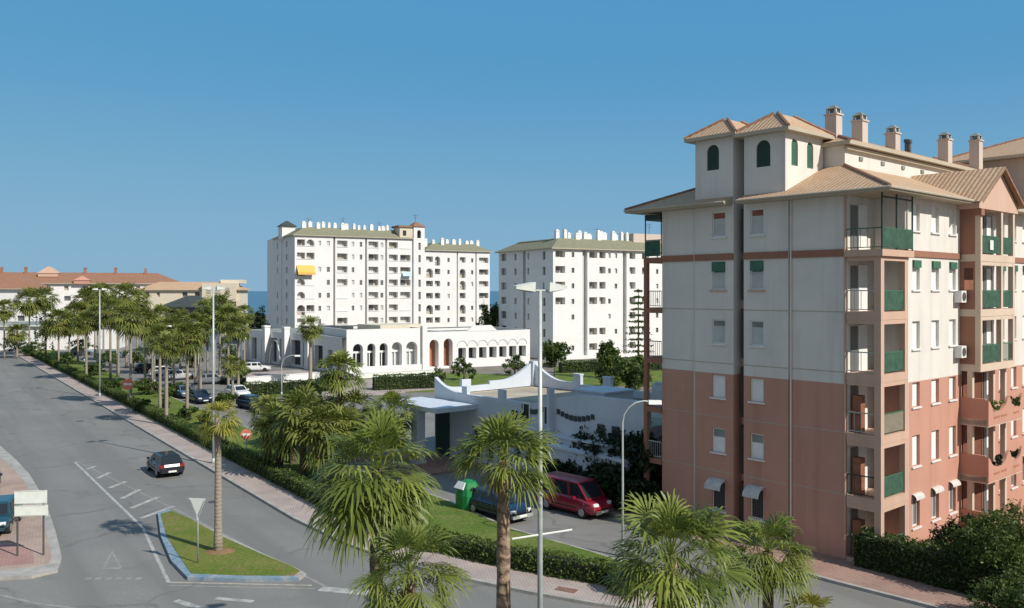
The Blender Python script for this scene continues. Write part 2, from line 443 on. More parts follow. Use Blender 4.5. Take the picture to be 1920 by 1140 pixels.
def broadleaf(name, label, cat, loc, h, blobs, n, size, mat='leaf', trunk_r=.16, group=None, seed=0, core=False):
    R = random.Random(seed)
    root = thing(name, label, cat, (loc[0],loc[1],0), 0, group)
    tb = MB()
    zc = sum(b[0][2] for b in blobs)/len(blobs)
    tb.tube([(0,0,0),(.05,.03,h*.25),(0,.05,zc*.8)], [trunk_r*1.3,trunk_r,trunk_r*.6], 8)
    for c, r in blobs[:7]:
        tb.tube([(0,.04,zc*.45),(c[0]*.5,c[1]*.5,(zc*.5+c[2]*.5)),(c[0]*.9,c[1]*.9,c[2])], [trunk_r*.6,trunk_r*.4,trunk_r*.15], 6)
    tb.build('trunk', M['trunk_dark'], root, True)
    cb = MB(); leafmass(cb, R, blobs, n, size); cb.build('crown', M[mat], root)
    return root

def hedge(label, pts, w, h, z0, dens, size, mat='leaf_hedge', seed=0, name='hedge', cat='hedge'):
    """clipped hedge along a polyline: twiggy core and leaves over every side"""
    R = random.Random(seed); root = thing(name, label, cat, (pts[0][0], pts[0][1], z0))
    o = Vector((pts[0][0],pts[0][1],0)); cb = MB(); lb = MB()
    for p, q in zip(pts, pts[1:]):
        p = Vector((p[0],p[1],0))-o; q = Vector((q[0],q[1],0))-o; d = q-p; L = d.length; d.normalize(); n = Vector((-d.y,d.x,0))
        i = w*.38
        cb.prism([(p+n*i)[:2],(q+n*i)[:2],(q-n*i)[:2],(p-n*i)[:2]], 0, h*.88)
        for _ in range(int(L*(w+2*h)*dens)):
            a = R.uniform(0,L); k = R.uniform(0, w+2*h); bmp = .06*math.sin(a*1.7+seed)+.04*math.sin(a*4.1)
            if k < h: off, z = -w/2, k
            elif k < h+w: off, z = k-h-w/2, h+bmp
            else: off, z = w/2, k-h-w
            pos = p + d*a + n*(off+R.gauss(0,.04)) + Vector((0,0,z+R.gauss(0,.05)))
            leafquad(lb, R, pos, size*R.uniform(.6,1.3), min(1,max(0,.45+.35*math.sin(a*.8)*math.sin(a*.23)+R.uniform(-.35,.35))), .3)
    cb.build('branches', M['core'], root); lb.build('foliage', M[mat], root)
    return root
# ------------------------------------------------------------------ setting
K0 = Vector((-15.4, 51.4)); D2 = Vector((-.578, .816)); N2 = Vector((.816, .578))
def K(s, off=0): v = K0 + D2*s + N2*off; return (v.x, v.y)
g = MB(); g.sheet([(-900,-60),(900,-60),(900,430),(-900,430)], 0); struct(g, 'ground', M['ground'])
g = MB(); g.sheet([(-9000,380),(9000,380),(9000,24000),(-9000,24000)], -1.5); struct(g, 'sea', M['sea'])
# road surface: the main road, the junction and the cross street
g = MB(); g.sheet([K(190,-13),K(60,-13),(-62,70),(-62,10),(40,10),(30,22),(6,36),K(-6,2),K(0,2),K(190,2)], .004); struct(g, 'main_road', M['asphalt'])
g = MB(); g.sheet([(30,20),(5.5,31),(3.5,40.9),(-.4,44.9),(-4.2,51),K(6,8),K(190,8),K(190,46),K(70,46),K(30,40),(4,62),(9,45),(19,33)], .010); struct(g, 'side_street', M['asphalt_side'])

# the long block between main road and side street: kerb, pavement, lawn
road_edge = [K(150),K(100),K(60),K(30),K(0),K(-6),(-8.2,41.9),(-5.3,39.1),(-2.47,36.97),(.87,35.0),(3.26,33.8),(5.2,33.0),(6.6,32.9),(7.6,33.5)]
street_edge = [(7.9,35.0),(6.9,36.9),(3.9,40.5),(-.03,44.5),(-3.86,50.6),K(10,8),K(30,8),K(60,8),K(100,8),K(150,8)]
def offset(pl, d):
    out = []
    for i, p in enumerate(pl):
        a = Vector(pl[max(i-1,0)]); b = Vector(pl[min(i+1,len(pl)-1)]); t = (b-a).normalized(); out.append((p[0]-t.y*d, p[1]+t.x*d))
    return out
def strip(mb, a, b, z0, z1):
    for i in range(len(a)-1): mb.prism([a[i],a[i+1],b[i+1],b[i]], z0, z1)
kb = MB(); strip(kb, road_edge, offset(road_edge,.2), 0, .135); strip(kb, street_edge, offset(street_edge,.2), 0, .135)
struct(kb, 'kerb', M['kerb'])
pv = MB(); strip(pv, offset(road_edge,.2), offset(road_edge,2.1), 0, .13); struct(pv, 'pavement', M['pave_pink'])
lw = MB(); lw.prism(offset(road_edge,2.1)+offset(street_edge,.2), 0, .16); struct(lw, 'lawn', M['lawn'])

# building side of the street
rk = [(30,18.6),(24,25.4),(18,31.9),(15.8,34.2),(13.6,36.5),(10.5,40.4),(7.5,44.8),(4,49.6),(-2,57)]
kb = MB(); strip(kb, rk, offset(rk,-.2), 0, .135); struct(kb, 'kerb', M['kerb'])
pv = MB(); strip(pv, offset(rk,-.2), offset(rk,-4.2), 0, .13); struct(pv, 'pavement', M['pave_red'])
gd = MB(); gd.sheet([(18,37),(34,22),(60,50),(40,80),(10,70),(3,60)], .02); struct(gd, 'garden', M['earth'])
# left corner pavement
lp = [G(-500,855),G(-200,800),G(0,838),G(30,865),G(55,892),G(84,940),G(104,1000),G(116,1050),G(108,1074),G(60,1085),G(0,1089),G(-300,1095)]
kb = MB(); kb.prism(lp, 0, .13); struct(kb, 'kerb', M['kerb'])
lp2 = [G(-500,860),G(-200,810),G(-10,855),G(22,880),G(44,905),G(68,948),G(86,1000),G(97,1050),G(90,1063),G(50,1070),G(0,1073),G(-300,1078)]
pv = MB(); pv.prism(lp2, 0, .145); struct(pv, 'pavement', M['pave_left'])
pv = MB(); pv.sheet([G(-300,1030),G(20,1018),G(62,1038),G(64,1062),G(0,1068),G(-300,1073)], .149); struct(pv, 'pavement', M['pave_left_red'])
# traffic island
isl = [G(296,966),G(318,960),G(352,974),G(420,1008),G(500,1045),G(556,1070),G(574,1080),G(560,1090),G(460,1091),G(352,1088),G(322,1056),G(302,1010)]
kb = MB(); kb.prism(isl, 0, .12); struct(kb, 'kerb', M['kerb'])
iv = [Vector(p) for p in isl]; cen = sum(iv, Vector((0,0)))/len(iv)
ins = [p + (cen-p).normalized()*.42 for p in iv]
bl = MB()
for a, b in ((7,8),(8,9),(9,10),(10,11),(11,0),(0,1)):
    pa, pb = iv[a]+(iv[a]-cen).normalized()*.03, iv[b]+(iv[b]-cen).normalized()*.03
    bl.prism([pa,pb,ins[b],ins[a]], 0, .15)
struct(bl, 'kerb', M['kerb_blue'])
ig = MB(); ig.prism([tuple(p) for p in ins], 0, .165); struct(ig, 'island_lawn', M['island_grass'])
bx, by = G(413,1040)
e = MB(); e.hexa([(bx+.75*math.cos(q*PI/5),by+.6*math.sin(q*PI/5),.16) for q in range(10)],[(bx+.3*math.cos(q*PI/5),by+.25*math.sin(q*PI/5),.26) for q in range(10)]); struct(e, 'soil', M['earth'])

def line(mb, p, q, w, z=.009):
    a = Vector(G(*p)); b = Vector(G(*q)); t = (b-a).normalized(); n = Vector((-t.y,t.x))*w/2
    mb.sheet([a+n,b+n,b-n,a-n], z)
mk = MB()
line(mk, (140,866), (268,990), .16); line(mk, (268,990), (316,1092), .16, .0095)
for p, q in (((163,880),(178,874)),((182,897),(206,886)),((205,915),(236,903)),((228,935),(262,918)),((246,953),(297,932)),((264,972),(326,949))): line(mk, p, q, .3, .0085)
line(mk, (600,1104), (690,1112), .55); line(mk, (330,1126), (372,1140), .3); line(mk, (405,1122), (475,1128), .28)
struct(mk, 'road_marking', M['paint_white'])
mk = MB(); line(mk, (316,1092), (585,1098), .14); line(mk, (318,1098), (590,1104), .06, .0085); struct(mk, 'road_marking', M['paint_yellow'])
mk = MB(); line(mk, (142,864), (232,908), .1); line(mk, (232,908), (330,956), .1); line(mk, (330,956), (610,1100), .14,.0085)
line(mk, (210,1035), (194,1066), .1); line(mk, (210,1035), (227,1066), .1, .0085); line(mk, (194,1066), (227,1066), .25, .0095)
for k in range(6): line(mk, (160+k*19,1085), (171+k*19,1085), .3)
struct(mk, 'road_marking', M['paint_faint'])
mk = MB(); line(mk, (0,1116), (70,1132), .16); line(mk, (70,1132), (140,1141), .16, .0095); struct(mk, 'road_marking', M['paint_faint'])
pd = MB(); pd.prism([K(42,21),K(58,21),K(58,40),K(42,40)], 0, .14); struct(pd, 'pavement', M['pave_pink'])

# ------------------------------------------------------------------ the pink and white apartment block
A41 = math.radians(41.0)
BLD = thing('apartment_building', 'tall apartment block, pink below and white above, with tiled roofs and corner balconies', 'building', (16.4,38.06,0), A41)
LV = [.3,3.15,6.0,8.75,11.55,14.35]; TOP = 17.0; CB = 8.2
def part(mb, name, mats, parent=BLD, smooth=False): return mb.build(name, mats, parent, smooth)
NX = (-1,0,0); NY = (0,-1,0)
gw = {'lo': MB(), 'hi': MB()}
win_l = []                                              # (s0, s1, z0, z1, plane x)
def wz(k): return ((1.1,2.6),(4.1,5.35),(6.95,8.1),(9.75,11.0),(12.55,14.0),(15.3,16.6))[k]
for s0, s1, x, cols in ((1.5,4.45,0,()),(4.45,6.94,-.15,((5.8,6.56),)),(7.55,9.96,-.15,((8.05,8.87),)),(9.96,12.3,0,())):
    holes = [(a-s0, b-s0, *wz(k), .14) for a, b in cols for k in range(6)]
    for key, z0, z1 in (('lo',0,CB),('hi',CB,TOP)): gw[key].facade((x,s0,0),(0,1,0),NX,s1-s0,z0,z1,holes)
    for a, b in cols: win_l += [(a,b,*wz(k),x,k) for k in range(6)]
for key, z0, z1 in (('lo',0,CB),('hi',CB,TOP)):
    m = gw[key]
    for s in (4.45, 9.96): m.facade((0,s,0),(-1,0,0),(0,-1,0) if s < 5 else (0,1,0),.15,z0,z1)
    for s in (6.94, 7.55): m.facade((-.15,s,0),(1,0,0),(0,1,0),2.4,z0,z1)
    m.facade((2.2,6.94,0),(0,1,0),NX,.61,z0,z1)
    m.facade((0,12.3,0),(1,0,0),(0,1,0),24,z0,z1)
# front, x 2.5 .. 24 at y = 0 ; corner loggia 2.5 x 1.5 left open
fw = [(3.25,4.05),(5.35,6.2),(7.4,8.2),(14.0,14.8),(15.8,16.6),(17.6,18.4),(19.6,20.4),(21.6,22.4)]
FZ = ((1.3,2.75),(4.2,5.65),(7.0,8.15),(9.75,11.05),(12.55,13.95),(15.35,16.65))
fh = [(a-2.5,b-2.5,*FZ[k],.22) for a, b in fw for k in range(6)]
for key, z0, z1 in (('lo',0,CB),('hi',CB,TOP)):
    m = gw[key]
    m.facade((2.5,0,0),(1,0,0),NY,21.5,z0,z1,fh)
    m.facade((2.5,0,0),(0,1,0),NX,1.5,z0,z1)
    m.facade((24,0,0),(0,1,0),(1,0,0),12.3,z0,z1)
lw_ = MB(); lw_.facade((0,1.5,0),(1,0,0),NY,2.5,0,TOP); part(lw_, 'loggia_wall', M['wall_white'])
part(gw['lo'], 'lower_wall', M['wall_pink']); part(gw['hi'], 'upper_wall', M['wall_white'])
# fine ledges at the storeys and the brown band under the top floor
lg = MB()
for z in (3.1,5.95,8.72,11.5):
    for s0, s1, x in ((1.5,4.45,0),(4.45,6.94,-.15),(7.55,9.96,-.15),(9.96,12.3,0)): lg.box(x-.012,x+.01,s0+.01,s1-.01,z,z+.045)
build_split(lg, 'ledge', M['soffit'], BLD)
bd = MB()
for s0, s1, x in ((1.5,4.45,0),(4.452,6.94,-.15),(7.55,9.958,-.15),(9.96,12.3,0)): bd.box(x-.07,x+.02,s0,s1,14.08,14.42)
bd.box(.9,1.0,6.95,7.54,14.08,14.42)
for x0, x1 in ((2.5,8.7),(13.4,24)): bd.box(x0,x1,-.07,.02,14.1,14.4)
build_split(bd, 'band', M['trim_brown'], BLD)
dr = MB()
for z in (2.7,5.6,8.6,11.6): dr.box(.55,.75,6.95,7.54,z,z+.4)
build_split(dr, 'slot_beam', M['trim_pink'], BLD)
lv = MB()
for z0, z1 in ((.4,2.65),(3.15,5.55),(6.05,8.55),(9.05,11.55),(12.05,14.05),(14.45,16.7)): lv.box(.12,.2,6.945,7.3,z0,z1)
build_split(lv, 'slot_panel', M['void'], BLD)  # flat near-black panels along one side of the slot
# windows of the gable
for a, b, z0, z1, x, k in win_l:
    m = MB(); X = x+.10
    m.box(X-.03,X+.05,a,a+.06,z0,z1); m.box(X-.03,X+.05,b-.06,b,z0,z1); m.box(X-.03,X+.05,a+.06,b-.06,z0,z0+.06); m.box(X-.03,X+.05,a+.06,b-.06,z1-.06,z1)
    w = part(m, 'window', M['frame_white'])
    sh = MB(); split = {0: z1-.25, 1: z1-.06, 2: z1-.06, 3: z1-.33, 4: z1-.55, 5: z1-.35}[k]
    if k in (1,2,3) and (k+int(a)) % 3 == 0: split = z1-.45
    if k == 0:
        sh.box(X,X+.03,a+.06,b-.06,z0+.06,z1-.06); part(sh, 'pane', M['pane'], w)
        hd = MB(); n = 5
        for i in range(n):
            q0, q1 = PI/2*i/n, PI/2*(i+1)/n
            hd.face([(x-.6*math.sin(q0),a-.08,z1-.35+.5*math.cos(q0)),(x-.6*math.sin(q1),a-.08,z1-.35+.5*math.cos(q1)),(x-.6*math.sin(q1),b+.08,z1-.35+.5*math.cos(q1)),(x-.6*math.sin(q0),b+.08,z1-.35+.5*math.cos(q0))])
        part(hd, 'awning', M['hood'], w)
        for i in range(1): 
            bar = MB(); [bar.box(X-.05,X-.035,a+.1+(b-a-.2)*q/5,a+.115+(b-a-.2)*q/5,z0+.05,z1-.3) for q in range(6)]; part(bar, 'grille', M['metal_dark'], w)
    else:
        sh.box(X,X+.03,a+.06,b-.06,z0+.06,split)
        for q in range(int((split-z0)/.09)): sh.box(X-.006,X,a+.07,b-.07,z0+.07+q*.09,z0+.135+q*.09)
        part(sh, 'shutter', M['shutter_grey' if k in (3,4,5) else 'shutter'], w)
        if split < z1-.1:
            t = MB(); t.box(X-.012,X+.03,a+.06,b-.06,split,z1-.06)
            if k == 4: t.box(x-.05,X-.012,a+.01,b-.01,split+.05,z1-.02)
            part(t, 'blind_box', M['green' if k == 4 else 'wood_brown' if k == 5 else 'roof_grey'], w)
    si = MB(); si.box(x-.09,x+.02,a-.1,b+.1,z0-.09,z0-.01); part(si, 'sill', M['trim_pink' if k == 4 else 'frame_white'], w)
# windows of the sunny front
for i, (a, b) in enumerate(fw):
    for k in range(6):
        z0, z1 = FZ[k]; Y = .17; m = MB()
        m.box(a,a+.06,Y-.03,Y+.05,z0,z1); m.box(b-.06,b,Y-.03,Y+.05,z0,z1); m.box(a+.06,b-.06,Y-.03,Y+.05,z0,z0+.06); m.box(a+.06,b-.06,Y-.03,Y+.05,z1-.06,z1); m.box((a+b)/2-.03,(a+b)/2+.03,Y-.02,Y+.05,z0+.06,z1-.06)
        w = part(m, 'window', M['frame_white'])
        s = MB()
        if k == 0:
            s.box(a+.06,b-.06,Y+.005,Y+.03,z0+.06,z1-.06); part(s, 'pane', M['pane_mid'], w)
            hd = MB(); n = 5
            for i2 in range(n):
                q0, q1 = PI/2*i2/n, PI/2*(i2+1)/n; f2 = lambda q: (-.24*math.sin(q), z1-.1+.26*math.cos(q))
                hd.face([(a-.06,*f2(q0)),(a-.06,*f2(q1)),(b+.06,*f2(q1)),(b+.06,*f2(q0))])
            part(hd, 'awning', M['hood'], w)
        else:
            s.box(a+.06,b-.06,Y-.025,Y+.03,z0+.06,z1-.06)
            for q in range(int((z1-z0-.12)/.08)): s.box(a+.065,b-.065,Y-.032,Y-.025,z0+.08+q*.08,z0+.13+q*.08)
            part(s, 'shutter', M['shutter'], w)
            if k == 4:
                t = MB(); t.box(a+.02,b-.02,-.1,.1,z1-.36,z1-.01); part(t, 'blind_box', M['green'], w)
        si = MB(); si.box(a-.08,b+.08,-.08,.02,z0-.09,z0-.01); part(si, 'sill', M['frame_white'], w)

# corner loggias (front-right corner of the gable)
def rail(parent, ax, c, a0, a1, z, h, screen=None, bars='green', gap=.13):
    """railing along x (ax=0) or y (ax=1) at the other coordinate c"""
    B = lambda m, p0, p1, t, z0, z1: m.box(p0,p1,c-t,c+t,z0,z1) if ax == 0 else m.box(c-t,c+t,p0,p1,z0,z1)
    m = MB(); B(m, a0, a1, .025, z+h-.05, z+h); B(m, a0, a1, .02, z+.08, z+.12)
    n = max(2, int((a1-a0)/gap))
    for i in range(n+1):
        q = a0 + (a1-a0-.02)*i/n; B(m, q, q+.02, .01, z+.12, z+h-.05)
    r = part(m, 'railing', M[bars], parent)
    if screen:
        s = MB(); n = 7
        cc = c - .03
        for i in range(n):
            p, q = a0+.03+(a1-a0-.06)*i/n, a0+.03+(a1-a0-.06)*(i+1)/n; d0, d1 = .012*((i*7)%3-1), .012*(((i+1)*7)%3-1)
            pts = [(p,cc+d0,z+.1),(q,cc+d1,z+.1),(q,cc+d1,z+h-.06),(p,cc+d0,z+h-.06)] if ax == 0 else [(cc+d0,p,z+.1),(cc+d1,q,z+.1),(cc+d1,q,z+h-.06),(cc+d0,p,z+h-.06)]
            s.face(pts)
        part(s, 'screen', M[screen], r)
    return r
for k, z in enumerate(LV):
    bal = MB()
    if k == 5:  # top floor: projecting slab, slim posts, green railing
        bal.hexa([(-.25,1.5,z-.3),(-.25,-.25,z-.3),(2.9,-.25,z-.3),(2.9,0,z-.3),(2.5,0,z-.3),(2.5,1.5,z-.3)],[(-.25,1.5,z),(-.25,-.25,z),(2.9,-.25,z),(2.9,0,z),(2.5,0,z),(2.5,1.5,z)])
    else:
        bal.hexa([(-.12,1.5,z-.36),(-.12,-.12,z-.36),(2.55,-.12,z-.36),(2.55,0,z-.36),(2.5,0,z-.36),(2.5,1.5,z-.36)],[(-.12,1.5,z),(-.12,-.12,z),(2.55,-.12,z),(2.55,0,z),(2.5,0,z),(2.5,1.5,z)])
        zt = LV[k+1]-.36 if k < 4 else LV[5]-.3
        bal.box(-.11,.2,-.11,.2,z,zt); bal.box(2.25,2.49,-.11,.15,z,zt)
        bal.box(.2,2.25,-.105,.1,zt-.2,zt); bal.box(-.105,.1,.2,1.49,zt-.2,zt)
    b = part(bal, 'balcony', M['trim_pink'])
    sc = [None,'green_screen','beige_screen','green_screen','green_screen','green_screen'][k]
    ws = None
    if k == 5:
        rail(b, 0, -.2, -.2, 2.85, z, .98, sc); rail(b, 1, -.2, -.18, 1.45, z, .98, ws, 'green', .3)
        p = MB()
        for q in ((-.2,-.2),(1.2,-.2),(2.8,-.2)): p.box(q[0]-.03,q[0]+.03,q[1]-.03,q[1]+.03,z,TOP-.1)
        p.box(-.2,2.8,-.22,-.18,TOP-.35,TOP-.28); part(p, 'post', M['green_dark'], b)
        aw = MB(); aw.face([(-.15,-.18,z+1.0),(.5,-.18,z+1.0),(.5,.1,TOP-.3),(-.15,.1,TOP-.3)]); 
    else:
        rail(b, 0, -.02, .2, 2.25, z, .98, sc, 'green'); rail(b, 1, -.02, .2, 1.5, z, .98, ws, 'metal_grey' if k > 1 else 'green_dark', .3)
    d = MB(); d.box(.9,1.7,1.42,1.49,z,z+2.15); dd = part(d, 'balcony_door', M['shutter' if k != 0 else 'frame_white'])
    d = MB(); d.box(.25,.85,1.45,1.49,z+.02,z+2.1); part(d, 'pane', M['pane_mid'], dd)
    if k in (1,2,0):
        d = MB(); d.box(.15,.55,.95,1.35,z,z+1.7); part(d, 'cabinet', M['wood_brown'], b)
M['loggia_shade'] = plain('loggia_shade', (.17,.06,.035), .8, .25, 2)  # shade of the deep lower loggias painted as dark red-brown
M['slab_cream'] = plaster('slab_cream', (.66,.53,.42), .25)
# the bay of wide balconies
def bay_box(k): return LV[k]
for k, z in enumerate(LV):
    zt = (LV[k+1] if k < 5 else TOP+.2)
    up = k >= 3
    m = MB()
    yf = -1.0 if up else -1.35
    m.box(8.7,13.4,yf,-.002,z-.36,z)
    if up:
        for x in (8.7,11.48,13.15): m.box(x,x+.25,yf+.01,yf+.26,z,zt-.36)
        m.box(8.95,13.15,yf+.02,yf+.2,zt-.56,zt-.36)
    else:
        for x in (8.72,11.5,13.13): m.box(x,x+.25,-.6,-.35,z,zt-.36)
    b = part(m, 'balcony', M['slab_cream'])
    # pink side cheek, its shade painted on as brown
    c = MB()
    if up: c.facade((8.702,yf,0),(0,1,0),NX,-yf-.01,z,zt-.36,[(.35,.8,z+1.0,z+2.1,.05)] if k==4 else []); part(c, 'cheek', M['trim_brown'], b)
    if up:
        rail(b, 0, yf+.1, 8.95, 11.48, z, .98, 'green_screen'); rail(b, 0, yf+.1, 11.73, 13.15, z, .98, 'green_screen' if k != 3 else None)
    elif k < 3:
        # rounded parapets with dipped tops
        pm = MB()
        for x0, x1 in ((8.7,11.5),(11.5,13.4)):
            n = 12
            tops = []
            for i in range(n+1):
                q = i/n; e = min(1, min(q,1-q)/.13)
                dip = 1.0 - .62*math.sqrt(max(0, 1-(abs(q-.5)*2.35)**2)) if abs(q-.5)*2.35 < 1 else 1.0
                tops.append((x0+(x1-x0)*q, z+dip))
            for (xa,za),(xb,zb) in zip(tops, tops[1:]):
                pm.hexa([(xa,yf-.02,z-.3),(xb,yf-.02,z-.3),(xb,yf+.13,z-.3),(xa,yf+.13,z-.3)],[(xa,yf-.02,za),(xb,yf-.02,zb),(xb,yf+.13,zb),(xa,yf+.13,za)])
        pm.box(8.7,8.83,yf+.13,-.01,z-.3,z+1.05)
        pp = part(pm, 'parapet', M['wall_pink'], b)
        pl = MB()
        for x in (9.4,10.4,12.1): pl.box(x,x+.75,yf-.035,yf-.015,z+.02,z+.12)
        build_split(pl, 'vent', M['wall_terra'], pp)
    if not up:
        lb = MB(); Rq = random.Random(k+50)
        for xc, w_ in ((10.1,.9),(12.45,.6)): leafmass(lb, Rq, [((xc,yf+.12,z+.62),(w_,.22,.3))], 420, .09)
        part(lb, 'plants', M['leaf_dark' if k == 1 else 'leaf_hedge'], b)
    # back wall of the loggia with door
    d = MB(); d.box(8.96,10.6 if up else 11.46,-.06,-.01,z,z+2.45); part(d, 'back_panel', M['loggia_shade' if k < 3 else 'wood_brown' if k != 5 else 'pane_warm'], b)
    d = MB(); d.box(11.75,12.9,-.05,-.01,z+.02,z+2.2); dr_ = part(d, 'balcony_door', M['pane_mid'])
    d = MB(); d.box(12.0,12.55,-.09,-.05,z+.9,z+2.15); part(d, 'shutter', M['shutter'], dr_)
    if k in (4,3):
        ac = MB(); ac.box(7.95,8.55,-.38,-.02,z+.35,z+.95); a = part(ac, 'air_conditioner', M['frame_white']); f = MB(); f.tube([(8.25,-.40,z+.65),(8.25,-.375,z+.65)], .22, 12); part(f, 'fan_grille', M['metal_dark'], a)
sg = MB(); sg.box(9.95,10.4,-1.0,-.97,LV[5]+.25,LV[5]+.75); part(sg, 'notice_board', M['sign_white'])
# far-left loggias hung on the rear corner
for k, z in enumerate(LV):
    m = MB(); m.box(-.1,2.6,12.302,13.55,z-.3,z)
    if k < 5: m.box(-.1,.12,13.3,13.54,z,LV[k+1]-.3)
    b = part(m, 'balcony', M['trim_brown'])
    if k == 5:
        p = MB(); p.box(-.05,0,13.45,13.5,z,TOP-.3); p.box(-.05,.0,12.32,12.36,z,TOP-.3); part(p, 'post', M['green_dark'], b); rail(b, 1, -.03, 12.35, 13.45, z, 1.0, 'green_screen')
        p = MB(); p.box(-.06,2.5,12.4,13.5,TOP-.55,TOP-.25); part(p, 'rolled_awning', M['green_dark'], b)
    elif k in (1,2): rail(b, 1, 0, 12.35, 13.3, z, .95, None, 'metal_grey')
    else: rail(b, 1, 0, 12.35, 13.3, z, .95, None, 'wood_brown')
for s, x in ((4.36,-.06),(10.05,-.06),(1.6,-.06)):
    m = MB(); m.tube([(x,s,.2),(x,s,TOP-.1)], .05, 6); part(m, 'downpipe', M['wall_white' if s > 2 else 'trim_pink'])
m = MB(); m.tube([(2.62,-.05,.3),(2.62,-.05,TOP-.3)], .045, 6); part(m, 'downpipe', M['wall_white'])
# roofs
TX, TY = M['tile_x'], M['tile_y']
def slope(mb, lo, hi, th=.16, m=0):                       # one roof plane with thickness
    mb.hexa([(p[0],p[1],p[2]-th) for p in (lo[0],lo[1],hi[1],hi[0])], [lo[0],lo[1],hi[1],hi[0]], m)
def hip(name, x0, x1, y0, y1, z, rise, run, parent=BLD, mats=None, ridge=True, th=.18):
    """hipped roof, eaves rectangle to an inner rectangle set in by run; two tile directions"""
    mb = MB(); a = [(x0,y0),(x1,y0),(x1,y1),(x0,y1)]; b = [(x0+run,y0+run),(x1-run,y0+run),(x1-run,y1-run),(x0+run,y1-run)]
    for i in range(4):
        j = (i+1)%4
        mb.face([(*a[i],z),(*a[j],z),(*b[j],z+rise),(*b[i],z+rise)], 0 if i%2 == 0 else 1)
    mb.face([(*p,z+rise) for p in b], 0)
    for i in range(4):
        j = (i+1)%4; mb.face([(*a[i],z-th),(*a[j],z-th),(*a[j],z),(*a[i],z)], 2)
    mb.face([(*p,z-th) for p in a[::-1]], 2)
    r = mb.build(name, mats or [TX,TY,M['soffit']], parent)
    if ridge:
        for i in range(4): rm = MB(); rm.tube([(*a[i],z+.02),(*b[i],z+rise+.03)], .09, 6); rm.build('ridge_tiles', M['ridge'], r)
    return r
rb = MB(); x0, x1, y0, y1, ze, rn, rs = -.85, 24.6, -.85, 14.3, TOP+.05, 4.3, 1.75
n0, n1, nx = 6.9, 7.6, 1.5; zn = ze+rs*(nx-x0)/rn
xi0, xi1, yi0, yi1, zi = x0+rn, x1-rn, y0+rn, y1-rn, ze+rs
rb.face([(x0,y0,ze),(x1,y0,ze),(xi1,yi0,zi),(xi0,yi0,zi)],0); rb.face([(x1,y1,ze),(x0,y1,ze),(xi0,yi1,zi),(xi1,yi1,zi)],0); rb.face([(x1,y0,ze),(x1,y1,ze),(xi1,yi1,zi),(xi1,yi0,zi)],1)
rb.face([(x0,n0,ze),(x0,y0,ze),(xi0,yi0,zi),(xi0,n0,zi)],1); rb.face([(x0,y1,ze),(x0,n1,ze),(xi0,n1,zi),(xi0,yi1,zi)],1); rb.face([(nx,n1,zn),(nx,n0,zn),(xi0,n0,zi),(xi0,n1,zi)],1)
rb.face([(xi0,yi0,zi),(xi1,yi0,zi),(xi1,yi1,zi),(xi0,yi1,zi)],0)
ol = [(x0,y0),(x1,y0),(x1,y1),(x0,y1),(x0,n1),(nx,n1),(nx,n0),(x0,n0)]; zt_ = [ze,ze,ze,ze,ze,zn,zn,ze]
for i in range(8):
    j = (i+1)%8; rb.face([(*ol[i],ze-.18),(*ol[j],ze-.18),(*ol[j],zt_[j]),(*ol[i],zt_[i])],2)
rb.face([(*p,ze-.18) for p in ol[::-1]],2)
mr_ = part(rb, 'roof', [TX,TY,M['soffit']])
for a, b in (((x0,y0),(xi0,yi0)),((x1,y0),(xi1,yi0)),((x1,y1),(xi1,yi1)),((x0,y1),(xi0,yi1))): t_ = MB(); t_.tube([(*a,ze+.02),(*b,zi+.03)], .09, 6); part(t_, 'ridge_tiles', M['ridge'], mr_)
t_ = MB(); t_.box(1.5,1.6,6.9,7.6,TOP,20.3); part(t_, 'slot_wall', M['wall_white'])
# the gable's middle section pushes its own little roof forward
# attic storey
am = MB()
holes = [(1.5+i*2.6,2.0+i*2.6,19.0,19.5,.08) for i in range(7)]
am.facade((3.55,3.5,0),(1,0,0),NY,19.95,18.3,20.0); am.facade((3.55,3.5,0),(0,1,0),NX,6,18.3,20.0); am.facade((3.55,9.5,0),(1,0,0),(0,1,0),19.95,18.3,20.0)
part(am, 'attic_wall', M['wall_white'])
cr = MB(); cr.box(3.4,23.5,3.28,3.5,19.62,19.78); part(cr, 'cornice', M['soffit'])
hip('attic_roof', 3.2, 24, 3.05, 10.2, 20.02, 1.25, 3.3)
